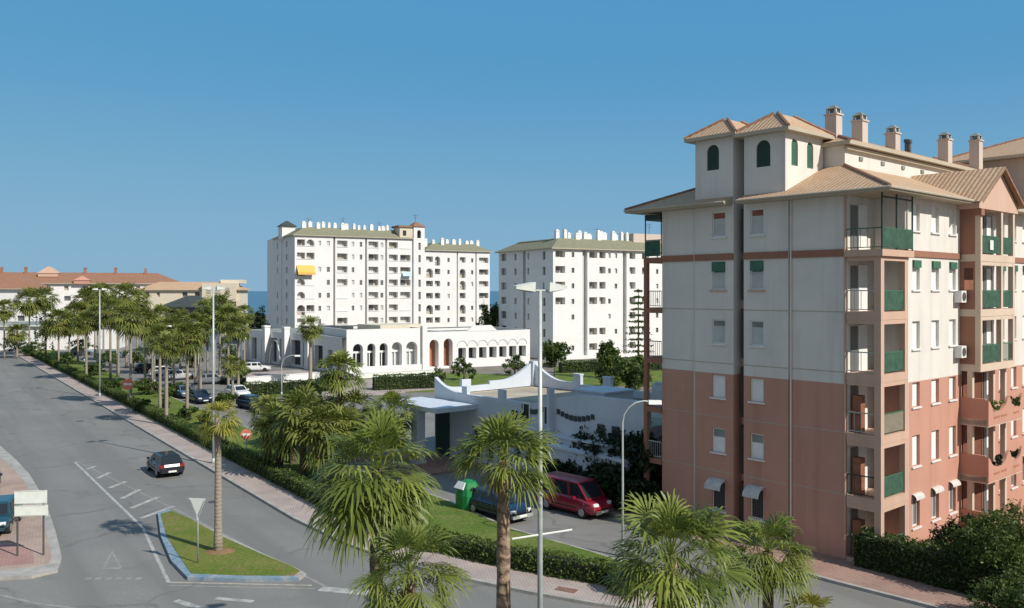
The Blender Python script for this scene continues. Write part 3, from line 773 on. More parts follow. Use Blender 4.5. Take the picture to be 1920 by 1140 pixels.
# two stair towers with arched green windows
for (s0, s1, x0, x1, ze, cols, fcols) in ((4.6,6.92,-.148,3.4,20.4,[(.82,1.62)],[(.55,1.15),(2.0,2.6)]),(7.58,9.94,-.148,3.2,20.55,[(.86,1.62)],[])):
    m = MB(); zt = ze
    wh = [(a,b,zt-1.75,zt-.42,.12,'arch') for a, b in cols]; fh2 = [(a,b,zt-1.75,zt-.42,.12,'arch') for a, b in fcols]
    m.facade((x0,s0,0),(0,1,0),NX,s1-s0,17.0,zt,wh); m.facade((x0,s0,0),(1,0,0),NY,x1-x0,17.0,zt,fh2)
    m.facade((x0,s1,0),(1,0,0),(0,1,0),x1-x0,17.0,zt); m.facade((x1,s0,0),(0,1,0),(1,0,0),s1-s0,17.0,zt)
    t = part(m, 'tower', M['wall_white'])
    for a, b in cols:
        w = MB(); w.box(x0+.08,x0+.12,s0+a,s0+b,zt-1.75,zt-.42)
        for q in range(12): w.box(x0+.065,x0+.08,s0+a+.05,s0+b-.05,zt-1.72+q*.108,zt-1.645+q*.108)
        part(w, 'window', M['green_dark'], t)
    for a, b in fcols:
        w = MB(); w.box(x0+a,x0+b,s0+.08,s0+.12,zt-1.75,zt-.42)
        for q in range(12): w.box(x0+a+.04,x0+b-.04,s0+.065,s0+.08,zt-1.72+q*.108,zt-1.645+q*.108)
        part(w, 'window', M['green'], t)
    ry = (s1-s0)/2+.4
    hip('tower_roof', x0-.42, x1+.4, s0-.42, s1+.42, ze+.02, 1.0, (s1-s0)/2+.3)
# pediment over the bay
pm = MB(); xm = 11.05; zp = 18.85
pm.face([(8.4,-1.05,TOP-.05),(13.7,-1.05,TOP-.05),(xm,-1.05,zp)])
pm.box(8.4,13.7,-1.05,-.02,TOP-.35,TOP-.05)
part(pm, 'pediment', M['pale_pink'])
rf = MB()
rf.face([(8.0,-1.35,TOP-.05),(xm,-1.35,zp+.1),(xm,5.0,zp+.1),(8.0,5.0,TOP-.05)],1); rf.face([(14.1,-1.35,TOP-.05),(14.1,5,TOP-.05),(xm,5,zp+.1),(xm,-1.35,zp+.1)],1)
rf.face([(8.0,-1.35,TOP-.2),(8.0,-1.35,TOP-.05),(xm,-1.35,zp+.1),(xm,-1.35,zp-.05)],0); rf.face([(14.1,-1.35,TOP-.2),(xm,-1.35,zp-.05),(xm,-1.35,zp+.1),(14.1,-1.35,TOP-.05)],0)
part(rf, 'bay_roof', [M['ridge'],M['tile_y']])
bk = MB(); bk.box(8.55,8.95,-1.1,-.7,16.3,TOP-.36); part(bk, 'bracket', M['trim_brown'])
# chimneys
for px, yb, yt, yy, w in ((1563,255,198,4.6,.62),(1612,262,211,4.9,.62),(1674,270,235,4.9,.6),(1772,292,248,4.6,.62),(1830,306,250,3.8,.6)):
    # solve x on the plane y = yy
    k = (px-CX)/F; cx0, cy0 = 16.4-.656*yy, 38.06+.7547*yy
    t = (k*cy0-cx0)/(.7547-.656*k); Yd = cy0+.656*t
    zb = H-(yb-HY)/F*Yd-.7; zt = H-(yt-HY)/F*Yd
    m = MB(); m.box(t-w/2,t+w/2,yy-w/2,yy+w/2,zb,zt-.45); m.box(t-w/2-.06,t+w/2+.06,yy-w/2-.06,yy+w/2+.06,zt-.53,zt-.45)
    for qx, qy in ((-1,-1),(1,-1),(1,1),(-1,1)): m.box(t+qx*w*.36-.05,t+qx*w*.36+.05,yy+qy*w*.36-.05,yy+qy*w*.36+.05,zt-.45,zt-.2)
    c = part(m, 'chimney', M['chimney'])
    k2 = MB(); k2.hexa([(t-w/2,yy-w/2,zt-.2),(t+w/2,yy-w/2,zt-.2),(t+w/2,yy+w/2,zt-.2),(t-w/2,yy+w/2,zt-.2)],[(t-.1,yy-.1,zt),(t+.1,yy-.1,zt),(t+.1,yy+.1,zt),(t-.1,yy+.1,zt)]); k2.box(t-.14,t+.14,yy-.14,yy+.14,zt-.45,zt-.2)
    part(k2, 'cowl', M['roof_grey'], c)
for t, yy, h in ((9.0,8,22.0),(18.6,7,22.3),(20.5,8,22.7)):
    v = MB(); v.tube([(t,yy,20.6),(t,yy,h-.2)], .14, 8); v.tube([(t,yy,h-.2),(t,yy,h)], .2, 8); part(v, 'flue', M['metal_dark'])
# small roof-window hoods on the attic wall
vt = MB()
for i in range(7): vt.box(5+i*2.4,5.35+i*2.4,3.44,3.5,19.2,19.4)
build_split(vt, 'vent', M['roof_grey'], BLD)
# gutters
gu = MB(); gu.tube([(-.9,-.9,TOP+.0),(8.0,-.9,TOP+.0)], .06, 6); gu.tube([(-.9,-.9,TOP),(-.9,6.9,TOP)], .06, 6); gu.tube([(-.9,7.6,TOP),(-.9,14.3,TOP)], .06, 6)
build_split(gu, 'gutter', M['soffit'], BLD)
lt = MB(); lt.box(-.3,0,3.6,3.85,3.3,3.6); 

# the next, taller block behind
B2 = thing('apartment_building', 'pale pink block with brown eaves rising behind the white attic, at the right edge', 'building', (35.2,54.4,0), A41)
m = MB(); m.facade((0,-5,0),(0,1,0),NX,12,0,21.4); m.facade((0,-5,0),(1,0,0),NY,14,0,21.4,[(2,3,19,20.5,.2),(5,6,19,20.5,.2)]); m.facade((0,7,0),(1,0,0),(0,1,0),14,0,21.4); part(m, 'wall', M['chimney'], B2)
hip('roof', -.9, 15, -5.9, 8, 21.4, 1.7, 4.5, B2)
# ------------------------------------------------------------------ white blocks in the distance
A30 = math.radians(30)
def window_part(root, a, b, z0, z1, y=.2, ax=0, mat='pane', frame=False):
    m = MB()
    if ax == 0: m.box(a,b,y,y+.05,z0,z1)
    else: m.box(y,y+.05,a,b,z0,z1)
    return m.build('window', M[mat], root)
def chimney_row(root, R, x0, x1, y, z, n, h):
    for i in range(n):
        x = x0 + (x1-x0)*(i+R.uniform(.2,.8))/n; hh = h*R.uniform(.7,1.25); w = R.uniform(.28,.5); yy = y+R.uniform(-.6,.6)
        m = MB(); m.box(x-w,x+w,yy-.3,yy+.3,z-.8,z+hh); m.box(x-w-.06,x+w+.06,yy-.36,yy+.36,z+hh,z+hh+.12); m.box(x-w*.6,x+w*.6,yy-.2,yy+.2,z+hh+.12,z+hh+.35)
        m.build('chimney', M['villa_white'], root)

R = random.Random(5)
# block A: eight storeys, corner turret on the left, stair tower on the right, lower wing
px0 = (-47.6, 187)
BA = thing('apartment_building', 'largest white tower block, eight storeys, with a yellow awning and a stair tower', 'building', (*px0,0), A30)
FLA = [1.2+2.9*k for k in range(8)]
cols = [(.5,2.3,'b'),(2.6,4.4,'b'),(5.3,5.9,'w'),(7.2,7.9,'w'),(9.6,12.0,'b'),(13.0,13.6,'w'),(14.9,15.5,'w'),(17.0,19.4,'b'),(19.9,20.6,'w'),(22.0,24.2,'b'),(24.8,27.4,'b')]
holes = []; plan = []
for k, z in enumerate(FLA):
    for (a, b, kind) in cols:
        r = R.random()
        if kind == 'b':
            if r < .05: continue
            arch = r > .72 and (b-a) < 2.1
            holes.append((a,b,z+(.95 if r < .8 else .1),z+2.35,1.1,'arch') if arch else (a,b,z+.95,z+2.3,1.1)); plan.append((a,b,z,'b',R.random()))
        elif r < .8: holes.append((a,b,z+1.0,z+2.1,.25)); plan.append((a,b,z,'w',R.random()))
for s in (8.7,16.2,21.1): holes.append((s,s+.45,1,24.6,.8))
for z in FLA: holes.append((29.2,29.8,z+.6,z+2.3,.3))
m = MB(); m.facade((0,0,0),(1,0,0),NY,28,0,24.8,holes); m.facade((28,-.5,0),(1,0,0),NY,2.8,0,27.6,[(h[0]-28,h[1]-28,*h[2:]) for h in holes if h[0] > 29]+[(.9,1.9,24.9,26.8,.6,'arch')])
m.facade((28,-.5,0),(0,1,0),NX,4,0,27.6); m.facade((30.8,-.5,0),(0,1,0),(1,0,0),4,0,27.6); m.facade((28,3.5,0),(1,0,0),(0,1,0),2.8,0,27.6)
sh = [(6,7.2,z+.8,z+2.2,.4) for z in FLA] + [(14,14.9,z+.8,z+2.2,.4) for z in FLA if R.random()<.8] + [(10.4,10.9,1,24,.5)]
m.facade((0,0,0),(0,1,0),NX,24,0,24.8,sh); m.facade((30.8,0,0),(0,1,0),(1,0,0),20,0,24.8); m.facade((0,24,0),(1,0,0),(0,1,0),30.8,0,24.8)
wl = m.build('wall', M['block_white'], BA)
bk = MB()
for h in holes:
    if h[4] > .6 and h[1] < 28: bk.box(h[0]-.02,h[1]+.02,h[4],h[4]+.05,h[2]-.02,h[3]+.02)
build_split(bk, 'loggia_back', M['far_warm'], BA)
for a, b, z, kind, r in plan:
    if kind == 'w': window_part(BA, a, b, z+1.0, z+2.1, .2, 0, 'pane_mid' if r < .6 else 'shutter_grey')
    else: window_part(BA, a+.15, a+(b-a)*.62, z+.95, z+2.15, 1.0, 0, 'far_pane' if r < .4 else 'far_warm' if r < .6 else 'shutter_grey')
for z in FLA: window_part(BA, 29.2, 29.8, z+.6, z+2.3, -.25, 0, 'pane_mid')
for h in sh[:-1]: window_part(BA, h[0], h[1], h[2], h[3], .35, 1, 'far_pane')
m = MB()
for (a, b, kind) in cols:
    if kind == 'b':
        for z in FLA: m.box(a-.1,b+.1,-.12,-.002,z+.82,z+.93)
build_split(m, 'balcony_rail', M['villa_white'], BA)
z = FLA[5]; aw = MB(); aw.hexa([(.4,-1.2,z+.75),(4.3,-1.2,z+.75),(4.3,-.01,z+2.35),(.4,-.01,z+2.35)],[(.4,-1.2,z+.82),(4.3,-1.2,z+.82),(4.3,-.01,z+2.42),(.4,-.01,z+2.42)]); aw.box(.4,4.3,-1.22,-1.2,z+.3,z+.8); aw.build('awning', M['awning_yellow'], BA)
z = FLA[5]; aw = MB(); aw.hexa([(25.2,-.9,z+.2),(27.4,-.9,z+.2),(27.4,-.01,z+1.2),(25.2,-.01,z+1.2)],[(25.2,-.9,z+.26),(27.4,-.9,z+.26),(27.4,-.01,z+1.26),(25.2,-.01,z+1.26)]); aw.build('awning', M['awning_blue'], BA)
OL = [M['tile_olive_x'],M['tile_olive_y'],M['soffit']]
hip('roof', -.5, 28, -.5, 18, 24.8, 2.0, 3.6, BA, OL, False)
m = MB(); m.hexa([(27.7,-.8,27.6),(31.1,-.8,27.6),(31.1,3.8,27.6),(27.7,3.8,27.6)],[(29.2,1.2,28.8),(29.6,1.2,28.8),(29.6,1.8,28.8),(29.2,1.8,28.8)]); m.build('tower_roof', M['tile_red_y'], BA)
m = MB(); m.box(24.6,27.9,-.2,3.5,24.81,27.3); tw = m.build('roof_room', M['block_cream'], BA); window_part(tw, 25.4, 26.2, 25.4, 26.6, -.26)
m = MB(); m.box(24.2,28.1,-.5,3.9,27.31,27.75); m.build('roof', M['ridge'], tw)
m = MB(); m.box(-.6,2.4,8.2,11.4,24.2,27.2); tu = m.build('turret', M['block_white'], BA)
m = MB(); m.hexa([(-1,7.8,27.2),(2.8,7.8,27.2),(2.8,11.8,27.2),(-1,11.8,27.2)],[(.7,9.6,28.5),(1.1,9.6,28.5),(1.1,10,28.5),(.7,10,28.5)]); m.build('roof', M['roof_dark'], tu)
chimney_row(BA, R, 2, 24, 3.2, 26.5, 15, 1.1)
def aerial(root, x, y, z, h):
    m = MB(); m.tube([(x,y,z),(x,y,z+h)], .05, 5); m.box(x-.8,x+.8,y-.03,y+.03,z+h-.3,z+h-.24); m.box(x-.5,x+.5,y-.03,y+.03,z+h-.8,z+h-.74); m.build('aerial', M['metal_dark'], root)
for q in ((4.5,5,26.6,2.4),(13,6,26.7,2.8),(22,6,26.7,2.2),(29.5,2,28.5,2.2)): aerial(BA, *q)
# lower wing
BW = thing('apartment_building', 'lower white wing with olive tiled roof, right of the stair tower', 'building', (px0[0]+31.0*math.cos(A30)-.0, px0[1]+31.0*math.sin(A30), 0), A30)
FLW = [1.0+2.9*k for k in range(7)]
cols = [(.4,2.2,'b'),(2.7,4.1,'b'),(6.0,6.6,'w'),(9.3,10.9,'b'),(12.4,13.0,'w'),(14.6,17.2,'b')]
holes = []; plan = []
for k, z in enumerate(FLW):
    for a, b, kind in cols:
        r = R.random()
        if kind == 'b' and r > .05: holes.append((a,b,z+.95,z+2.25,1.0) if r < .75 or b-a > 1.9 else (a,b,z+.1,z+2.3,1.0,'arch')); plan.append((a,b,z,r))
        elif kind == 'w' and r < .6: holes.append((a,b,z+1,z+2,.25)); plan.append((a,b,z,r))
for s in (8.5,13.6): holes.append((s,s+.35,1,22,.7))
m = MB(); m.facade((0,0,0),(1,0,0),NY,17.6,0,22.2,holes); m.facade((17.6,0,0),(0,1,0),(1,0,0),14,0,22.2); m.facade((0,0,0),(0,1,0),NX,14,0,22.2); m.facade((0,14,0),(1,0,0),(0,1,0),17.6,0,22.2); m.build('wall', M['block_white'], BW)
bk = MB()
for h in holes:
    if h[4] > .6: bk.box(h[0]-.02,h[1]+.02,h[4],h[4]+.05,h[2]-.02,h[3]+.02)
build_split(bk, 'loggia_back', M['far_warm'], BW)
for a, b, z, r in plan: window_part(BW, a+.1, a+(b-a)*.6+.1, z+1.0, z+2.0, .2 if b-a < 1 else .9, 0, R.choice(['far_pane','pane_mid','shutter_grey']))
hip('roof', -.0, 18.1, -.5, 14.5, 22.2, 1.9, 3.6, BW, OL, False)
chimney_row(BW, R, .8, 17, 3, 23.8, 9, 1.0)

# block B
BB = thing('apartment_building', 'white tower block with olive roof and many thin chimneys, behind the twin street lamp', 'building', (7.36,153,0), A30)
FLB = [.6+2.83*k for k in range(7)]
cols = [(.5,2.6,'b'),(4.0,4.6,'w'),(6.4,7.5,'g'),(7.9,9.7,'b'),(10.2,11.6,'b'),(12.2,12.8,'w'),(13.7,14.3,'w'),(15.6,16.4,'g'),(17.2,18.6,'b'),(20.2,21.9,'b'),(23.6,24.2,'w'),(26,28,'b'),(30,31.6,'b'),(34,36,'b')]
holes = []; plan = []
for z in FLB:
    for a, b, kind in cols:
        r = R.random()
        if kind == 'b' and r > .1: holes.append((a,b,z+.95,z+2.2,1.0)); plan.append((a,b,z,r))
        elif kind == 'w' and r < .7: holes.append((a,b,z+1,z+1.9,.25)); plan.append((a,b,z,r))
holes += [(6.4,7.5,.6,20,.7),(15.6,16.5,.6,20,.7)]
sh = [(9.6,10.6,.6,20,.8)] + [(2.6,3.5,z+.6,z+2.1,.5) for z in FLB] + [(8.3,8.9,z+.8,z+2.0,.35) for z in FLB] + [(13.0,13.8,z+.8,z+2.0,.35) for z in FLB] + [(17,19,z+.8,z+2.2,.9) for z in FLB]
m = MB(); m.facade((0,0,0),(1,0,0),NY,40,0,20.2,holes); m.facade((0,0,0),(0,1,0),NX,20,0,20.2,sh); m.facade((0,20,0),(1,0,0),(0,1,0),40,0,20.2); m.facade((40,0,0),(0,1,0),(1,0,0),20,0,20.2); m.build('wall', M['block_white'], BB)
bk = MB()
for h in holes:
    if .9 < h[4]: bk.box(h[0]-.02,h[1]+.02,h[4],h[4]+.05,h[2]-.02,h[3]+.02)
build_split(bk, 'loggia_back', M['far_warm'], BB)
bk = MB(); bk.box(6.4,7.5,.7,.75,.6,20); bk.box(15.6,16.5,.7,.75,.6,20); build_split(bk, 'recess_panel', M['shutter_grey'], BB)
bk = MB(); bk.box(.8,.85,9.6,10.6,.6,20); build_split(bk, 'recess_panel', M['pane'], BB)
for a, b, z, r in plan: window_part(BB, a+.08, a+(b-a)*.6+.1, z+.97, z+1.9, .2 if b-a < 1 else .9, 0, R.choice(['pane_mid','pane_mid','shutter_grey','far_pane']))
for h in sh[1:]: window_part(BB, h[0], h[1], h[2], h[3], .3, 1, R.choice(['far_pane','pane_mid']))
hip('roof', -.6, 40.6, -.6, 20.6, 20.2, 2.0, 3.8, BB, OL, False)
m = MB(); m.box(2.5,4.2,6,17,20.6,22.0); m.build('roof_room', M['tile_olive_x'], BB)
m = MB(); m.box(20.2,28,2.6,6,21.6,23.6); rr = m.build('roof_room', M['chimney'], BB)
chimney_row(BB, R, 3, 21, 3.6, 22.0, 15, 1.3)

for q in ((6,5,22,2.2),(14,6,22,2.6),(26,5,23.5,2.4)): aerial(BB, *q)
# orange roofed terraces far left
A10 = math.radians(8)
def long_house(name, label, x, y, L, dep, zw, rise, run, tile, wall, rz, n, wins=True):
    t = thing(name, label, 'building', (x,y,0), rz)
    holes = []; ws = []
    for i in range(n):
        a = L*(i+.35)/n
        for f in range(int(zw//2.9)):
            z = zw-2.9*(f+1)
            if R.random() < .7: holes.append((a,a+L/n*R.uniform(.22,.42),z+.9,z+2.2,.5))
    m = MB(); m.facade((0,0,0),(1,0,0),NY,L,0,zw,holes); m.facade((0,0,0),(0,1,0),NX,dep,0,zw); m.facade((L,0,0),(0,1,0),(1,0,0),dep,0,zw); m.facade((0,dep,0),(1,0,0),(0,1,0),L,0,zw); m.build('wall', M[wall], t)
    for h in holes: window_part(t, h[0], h[1], h[2], h[3], .45, 0, R.choice(['far_pane','far_warm','pane_mid']))
    hip('roof', -.8, L+.8, -.8, dep+.8, zw, rise, run, t, tile, False)
    return t
RT = [M['tile_red_x'],M['tile_red_y'],M['soffit']]
h1 = long_house('apartment_building', 'long white terrace under an orange tiled roof, far left beyond the palms', -169.3, 221.3, 78, 15, 14.6, 3.1, 7.6, RT, 'block_white', math.radians(20), 17)
for x in (14,22,31,37,52,60,68):
    m = MB(); m.box(x-.35,x+.35,6,6.7,17,18.9+R.uniform(-.3,.4)); m.box(x-.45,x+.45,5.9,6.8,18.9,19.1); m.build('chimney', M['trim_brown'], h1)
for x, w, zz, mt in ((43,5,19.3,'trim_pink'),(52,4,16.6,'wall_pink')):
    y0_ = 3.2 if w == 5 else -1.2; zb_ = 16.4 if w == 5 else 14.4
    m = MB(); m.hexa([(x-w/2,y0_,zb_),(x+w/2,y0_,zb_),(x+w/2,9,zb_),(x-w/2,9,zb_)],[(x-w/2,y0_,zb_+1),(x+w/2,y0_,zb_+1),(x+w/2,9,zb_+1),(x-w/2,9,zb_+1)])
    m.hexa([(x-w/2-.2,y0_-.2,zb_+1),(x+w/2+.2,y0_-.2,zb_+1),(x+w/2+.2,9,zb_+1),(x-w/2-.2,9,zb_+1)],[(x-.05,y0_+.3,zz),(x+.05,y0_+.3,zz),(x+.05,9,zz),(x-.05,9,zz)])
    m.build('gable', M[mt], h1)
h2 = long_house('apartment_building', 'lower cream terrace with a tan roof stepping down right of the orange roof', -103, 236, 27, 12, 12.8, 2.2, 5, [M['tile_x'],M['tile_y'],M['soffit']], 'block_cream', A10, 8)
m = MB(); m.box(17,26,-2,5,9.5,14.6); m.box(21,27,3,10,14.6,15.6); m.build('roof_room', M['block_cream'], h2)
for x in (18.2,20.6,23.2): 
    m = MB(); m.box(x,x+1.2,-2.06,-2.01,11.6,13.4); m.build('window', M['far_warm'], h2)
h3 = long_house('apartment_building', 'brown roofed house at the left edge, nearest of the far terraces', -142, 202, 26, 12, 13.0, 3.4, 5.5, RT, 'block_white', A10, 6)
h4 = long_house('villa', 'low white house with small windows behind the short palms, at the far left', -118, 176, 34, 10, 5.2, .6, 3, [M['roof_grey'],M['roof_grey'],M['villa_white']], 'villa_white', math.radians(12), 9)
pv_ = thing('pavilion', 'dark roofed pavilion standing behind the avenue palms', 'building', (-70,172,0), A10)
m = MB(); m.facade((0,0,0),(1,0,0),NY,9,0,9.3,[(1,2.2,6.4,8.6,.3),(3.5,4.7,6.4,8.6,.3),(6,7.2,6.4,8.6,.3)]); m.facade((0,0,0),(0,1,0),NX,8,0,9.3); m.facade((9,0,0),(0,1,0),(1,0,0),8,0,9.3); m.build('wall', plaster('pav_wall', (.16,.19,.22), .2), pv_)
for a in (1,3.5,6): window_part(pv_, a, a+1.2, 6.4, 8.6, .25)
hip('roof', -1, 10, -1, 9, 9.3, 2.2, 4.6, pv_, [M['roof_dark']]*3, False)

# ------------------------------------------------------------------ white arcaded shopping centre
E0 = Vector((-25,129))
def arcade(label, x, y, rz, L, zt, dep, arches, step=None, col='villa_white'):
    t = thing('arcade_building', label, 'building', (x,y,0), rz)
    holes = [(a,b,.3,z,dpt,'arch') if k == 'a' else (a,b,z0,z,dpt) for (a,b,z0,z,dpt,k) in arches]
    m = MB(); m.facade((0,0,0),(1,0,0),NY,L,0,zt,holes); m.facade((0,0,0),(0,1,0),NX,dep,0,zt); m.facade((L,0,0),(0,1,0),(1,0,0),dep,0,zt); m.facade((0,dep,0),(1,0,0),(0,1,0),L,0,zt)
    m.facade((.25,.25,0),(1,0,0),(0,1,0),L-.5,zt-.8,zt); m.facade((.25,.25,0),(0,1,0),(1,0,0),dep-.5,zt-.8,zt)
    for q in ((0,L,0,.25),(0,.25,.25,dep),(L-.25,L,.25,dep),(.25,L-.25,dep-.25,dep)): m.face([(q[0],q[2],zt),(q[1],q[2],zt),(q[1],q[3],zt),(q[0],q[3],zt)])
    m.build('wall', M[col], t)
    r = MB(); r.face([(.2,.2,zt-.6),(L-.2,.2,zt-.6),(L-.2,dep-.2,zt-.6),(.2,dep-.2,zt-.6)]); r.build('roof', M['roof_grey'], t)
    return t
ar1 = [(1.0,2.6,.3,4.4,1.2,'a'),(3.3,4.6,.3,4.4,1.2,'a'),(5.3,6.6,.3,4.4,1.2,'a'),(7.3,9.0,.3,4.5,1.2,'a'),(9.7,11.6,.3,4.5,1.2,'a')]
e1 = arcade('white arcade with tall plain parapet and five glazed arches, left of the red arches', -25, 129, A30, 12.6, 6.6, 16, ar1)
for i, a in enumerate(ar1):
    g_ = MB(); g_.box(a[0]-.05,a[1]+.05,1.2,1.25,.3,a[3]+.05); w = g_.build('window', M['pane' if i < 3 else 'shutter_grey'], e1)
    f = MB(); f.box(a[0],a[1],.9,1.0,2.9,3.2); f.box((a[0]+a[1])/2-.07,(a[0]+a[1])/2+.07,.9,1.0,.3,2.9); f.build('frame', M['villa_white'], w)
m = MB(); m.box(12.3,13.1,-.5,.4,0,6.9); m.build('pillar', M['villa_white'], e1)
m = MB(); m.box(-.15,12.3,-.3,-.002,0,.9); m.build('plinth', M['villa_white'], e1)
e2p = E0 + Vector((math.cos(A30),math.sin(A30)))*13.2
ar2 = [(.5,2.1,.3,4.7,1.4,'a'),(3.0,4.6,.3,4.8,1.4,'a')] + [(5.6+i*1.9,7.0+i*1.9,1.4,3.2,1.4,'r') for i in range(7)]
e2 = arcade('white arcade with two dark red arches and a row of square openings', e2p.x, e2p.y, A30, 19.2, 5.9, 16, ar2)
for i, a in enumerate(ar2):
    g_ = MB(); g_.box(a[0]-.05,a[1]+.05,1.4,1.45,a[2],a[3]+.05); g_.build('window', M['wall_terra' if i == 0 else 'wood_brown' if i == 1 else 'pane'], e2)
ap = MB()
for i in range(7):
    x = 6.3+i*1.9; n = 8; r0, r1 = .82, .95
    for k in range(n):
        q0, q1 = PI*k/n, PI*(k+1)/n
        ap.hexa([(x-r1*math.cos(q0),-.06,3.5+r1*math.sin(q0)),(x-r0*math.cos(q0),-.06,3.5+r0*math.sin(q0)),(x-r0*math.cos(q1),-.06,3.5+r0*math.sin(q1)),(x-r1*math.cos(q1),-.06,3.5+r1*math.sin(q1))],
                [(x-r1*math.cos(q0),0,3.5+r1*math.sin(q0)),(x-r0*math.cos(q0),0,3.5+r0*math.sin(q0)),(x-r0*math.cos(q1),0,3.5+r0*math.sin(q1)),(x-r1*math.cos(q1),0,3.5+r1*math.sin(q1))])
ap.build('arch_moulding', M['shutter_grey'], e2)
m = MB(); n = 10
for i in range(n):
    q0, q1 = i/n, (i+1)/n; f = lambda q: 5.9 + .9*max(0,min(1,(q)*5))*max(0,min(1,(1-q)*5))
    m.hexa([(7.2+5.6*q0,-.06,5.88),(7.2+5.6*q1,-.06,5.88),(7.2+5.6*q1,.3,5.88),(7.2+5.6*q0,.3,5.88)],[(7.2+5.6*q0,-.06,f(q0)),(7.2+5.6*q1,-.06,f(q1)),(7.2+5.6*q1,.3,f(q1)),(7.2+5.6*q0,.3,f(q0))])
m.build('raised_parapet', M['villa_white'], e2)
# shaded wing with pillars, left
f0 = thing('arcade_building', 'shaded glass fronted wing with white pillars and flat grey roof, left of the arcades', 'building', (-25.6,128.6,0), A41)
oh = [(3,4.4,.3,3.4,.8),(6,8.6,.3,3.9,.8),(10.4,12.6,.3,4.2,.8),(13.4,16.6,.3,4.4,.8),(19,21,.3,4.4,.8),(22,24.4,.3,4.4,.8),(26,28,.3,4.2,.8),(30,32,.3,4.2,.8)]
m = MB(); m.facade((0,0,0),(0,1,0),NX,36,0,5.4,oh); m.facade((0,36,0),(1,0,0),(0,1,0),24,0,5.4); m.facade((24,0,0),(0,1,0),(1,0,0),36,0,5.4); m.build('wall', M['villa_white'], f0)
for h in oh: window_part(f0, h[0]-.05, h[1]+.05, h[2], h[3], .7, 1, 'pane')
m = MB(); m.face([(0,0,5.42),(24,0,5.42),(24,36,5.42),(0,36,5.42)]); m.build('roof', M['roof_grey'], f0)
for y in (9.6,17.6,25,34):
    m = MB(); m.box(-1.0,-.05,y-.55,y+.55,0,6.2); m.box(-1.1,0.0,y-.65,y+.65,6.2,6.5); m.build('pillar', M['villa_white'], f0)
m = MB(); m.box(3,9,12,19,5.43,6.5); m.build('roof_room', M['roof_dark'], f0)
m = MB(); m.box(8,16,2,9,5.43,7.0); m.build('roof_room', M['block_cream'], f0)
m = MB(); m.tube([(-1.8,19+2*math.cos(q*PI/10),.1+4.2*math.sin(q*PI/10)) for q in range(11)], .1, 6); m.build('entrance_arch', M['metal_grey'], f0)
wl = thing('terrace_wall', 'low white terrace wall beside the lawn, below the shaded wing', 'wall', (*G(462,722),0), 0)
a = Vector(G(462,722)); b = Vector(G(600,712)); d = b-a; ang = math.atan2(d.y,d.x); wl.rotation_euler = (0,0,ang)
m = MB(); m.box(0,d.length,0,.3,0,.95); m.box(0,d.length,-.05,.35,.95,1.05); m.build('wall', M['villa_white'], wl); m = MB(); m.face([(-2,.36,.9),(d.length,.36,.9),(d.length,7,.9),(-2,7,.9)]); m.build('terrace', M['pave_pink'], wl)
w2 = thing('terrace_wall', 'short white wall at the foot of the glazed arches', 'wall', (*G(662,712),0), A30)
m = MB(); m.box(0,13,0,.3,0,.8); m.box(0,13,-.05,.35,.8,.9); m.build('wall', M['villa_white'], w2)
lw = MB(); lw.prism([G(458,748),G(600,740),G(820,735),G(990,705),G(830,700),G(600,716),G(462,724)], 0, .12); struct(lw, 'lawn', M['lawn'])
lw = MB(); lw.prism([G(1040,722),G(1240,726),G(1300,690),G(1040,690)], 0, .12); struct(lw, 'lawn', M['lawn'])

# ------------------------------------------------------------------ white villa restaurant in the block's shadow
D0 = (-5.9,65.2)
VD = thing('villa', 'low white restaurant with curved parapets and a columned porch, shaded by the pink block', 'building', (*D0,0), A41)
# local: x into the building, y away along the shaded front (negative y towards the pink block)
L = 21.0
hs = [(1.0,1.9,.3,2.6,.3),(4.6,5.5,.4,2.7,.3),(6.2,7.0,.4,2.7,.3),(7.7,8.5,.4,2.7,.3),(9.2,9.9,.9,2.5,.3)]
m = MB(); m.facade((0,-L,0),(0,1,0),NX,L,0,4.7,[(L-h[1],L-h[0],*h[2:]) for h in hs]); m.facade((0,0,0),(1,0,0),(0,1,0),10.2,0,4.6); m.facade((10.2,-L,0),(0,1,0),(1,0,0),L,0,4.6); m.facade((0,-L,0),(1,0,0),NY,10.2,0,4.6)
def para(mb, ax, c, th, prof, z0):
    """parapet with a profile [(pos, top)] along axis ax"""
    for (a,za),(b,zb) in zip(prof, prof[1:]):
        if ax == 1: lo = [(c,a),(c+th,a),(c+th,b),(c,b)]; hi = [za,za,zb,zb]
        else: lo = [(a,c),(b,c),(b,c+th),(a,c+th)]; hi = [za,zb,zb,za]
        mb.hexa([(*p,z0) for p in lo], [(*p,h) for p, h in zip(lo,hi)])
def sweep(a, b, za, zb, n=8):                        # hollow curve from a high end to a low one
    return [(a+(b-a)*i/n, zb+(za-zb)*(1-i/n)**2.2) for i in range(n+1)]
wv = m.build('wall', M['villa_shaded'], VD)
pm = MB()
front = sweep(0,-3.4,5.9,4.95)+[(-3.41,5.5),(-4.0,5.5),(-4.01,4.95),(-7.5,4.95),(-7.51,5.6),(-8.1,5.6),(-8.11,5.0)]+sweep(-8.2,-11,5.0,4.95)+[(-11.01,5.0)]+[(-11.0-6*i/8-.02,5.0+1.0*math.sin(PI/2*i/8)) for i in range(9)]+[(-21,6.05)]
para(pm, 1, -.02, .3, front[::-1], 4.65)
side = [(.3,5.7),(.8,5.25),(1.5,5.05),(2.4,5.0),(2.41,5.55),(3.3,5.55),(3.31,5.0),(5.2,5.0),(5.21,5.25),(6.6,5.25)] + [(6.6+3.0*i/8, 5.25+1.15*(i/8)**1.8) for i in range(1,9)] + [(9.7,6.4),(10.2,6.4)]
para(pm, 0, -.28, .3, side, 4.55)
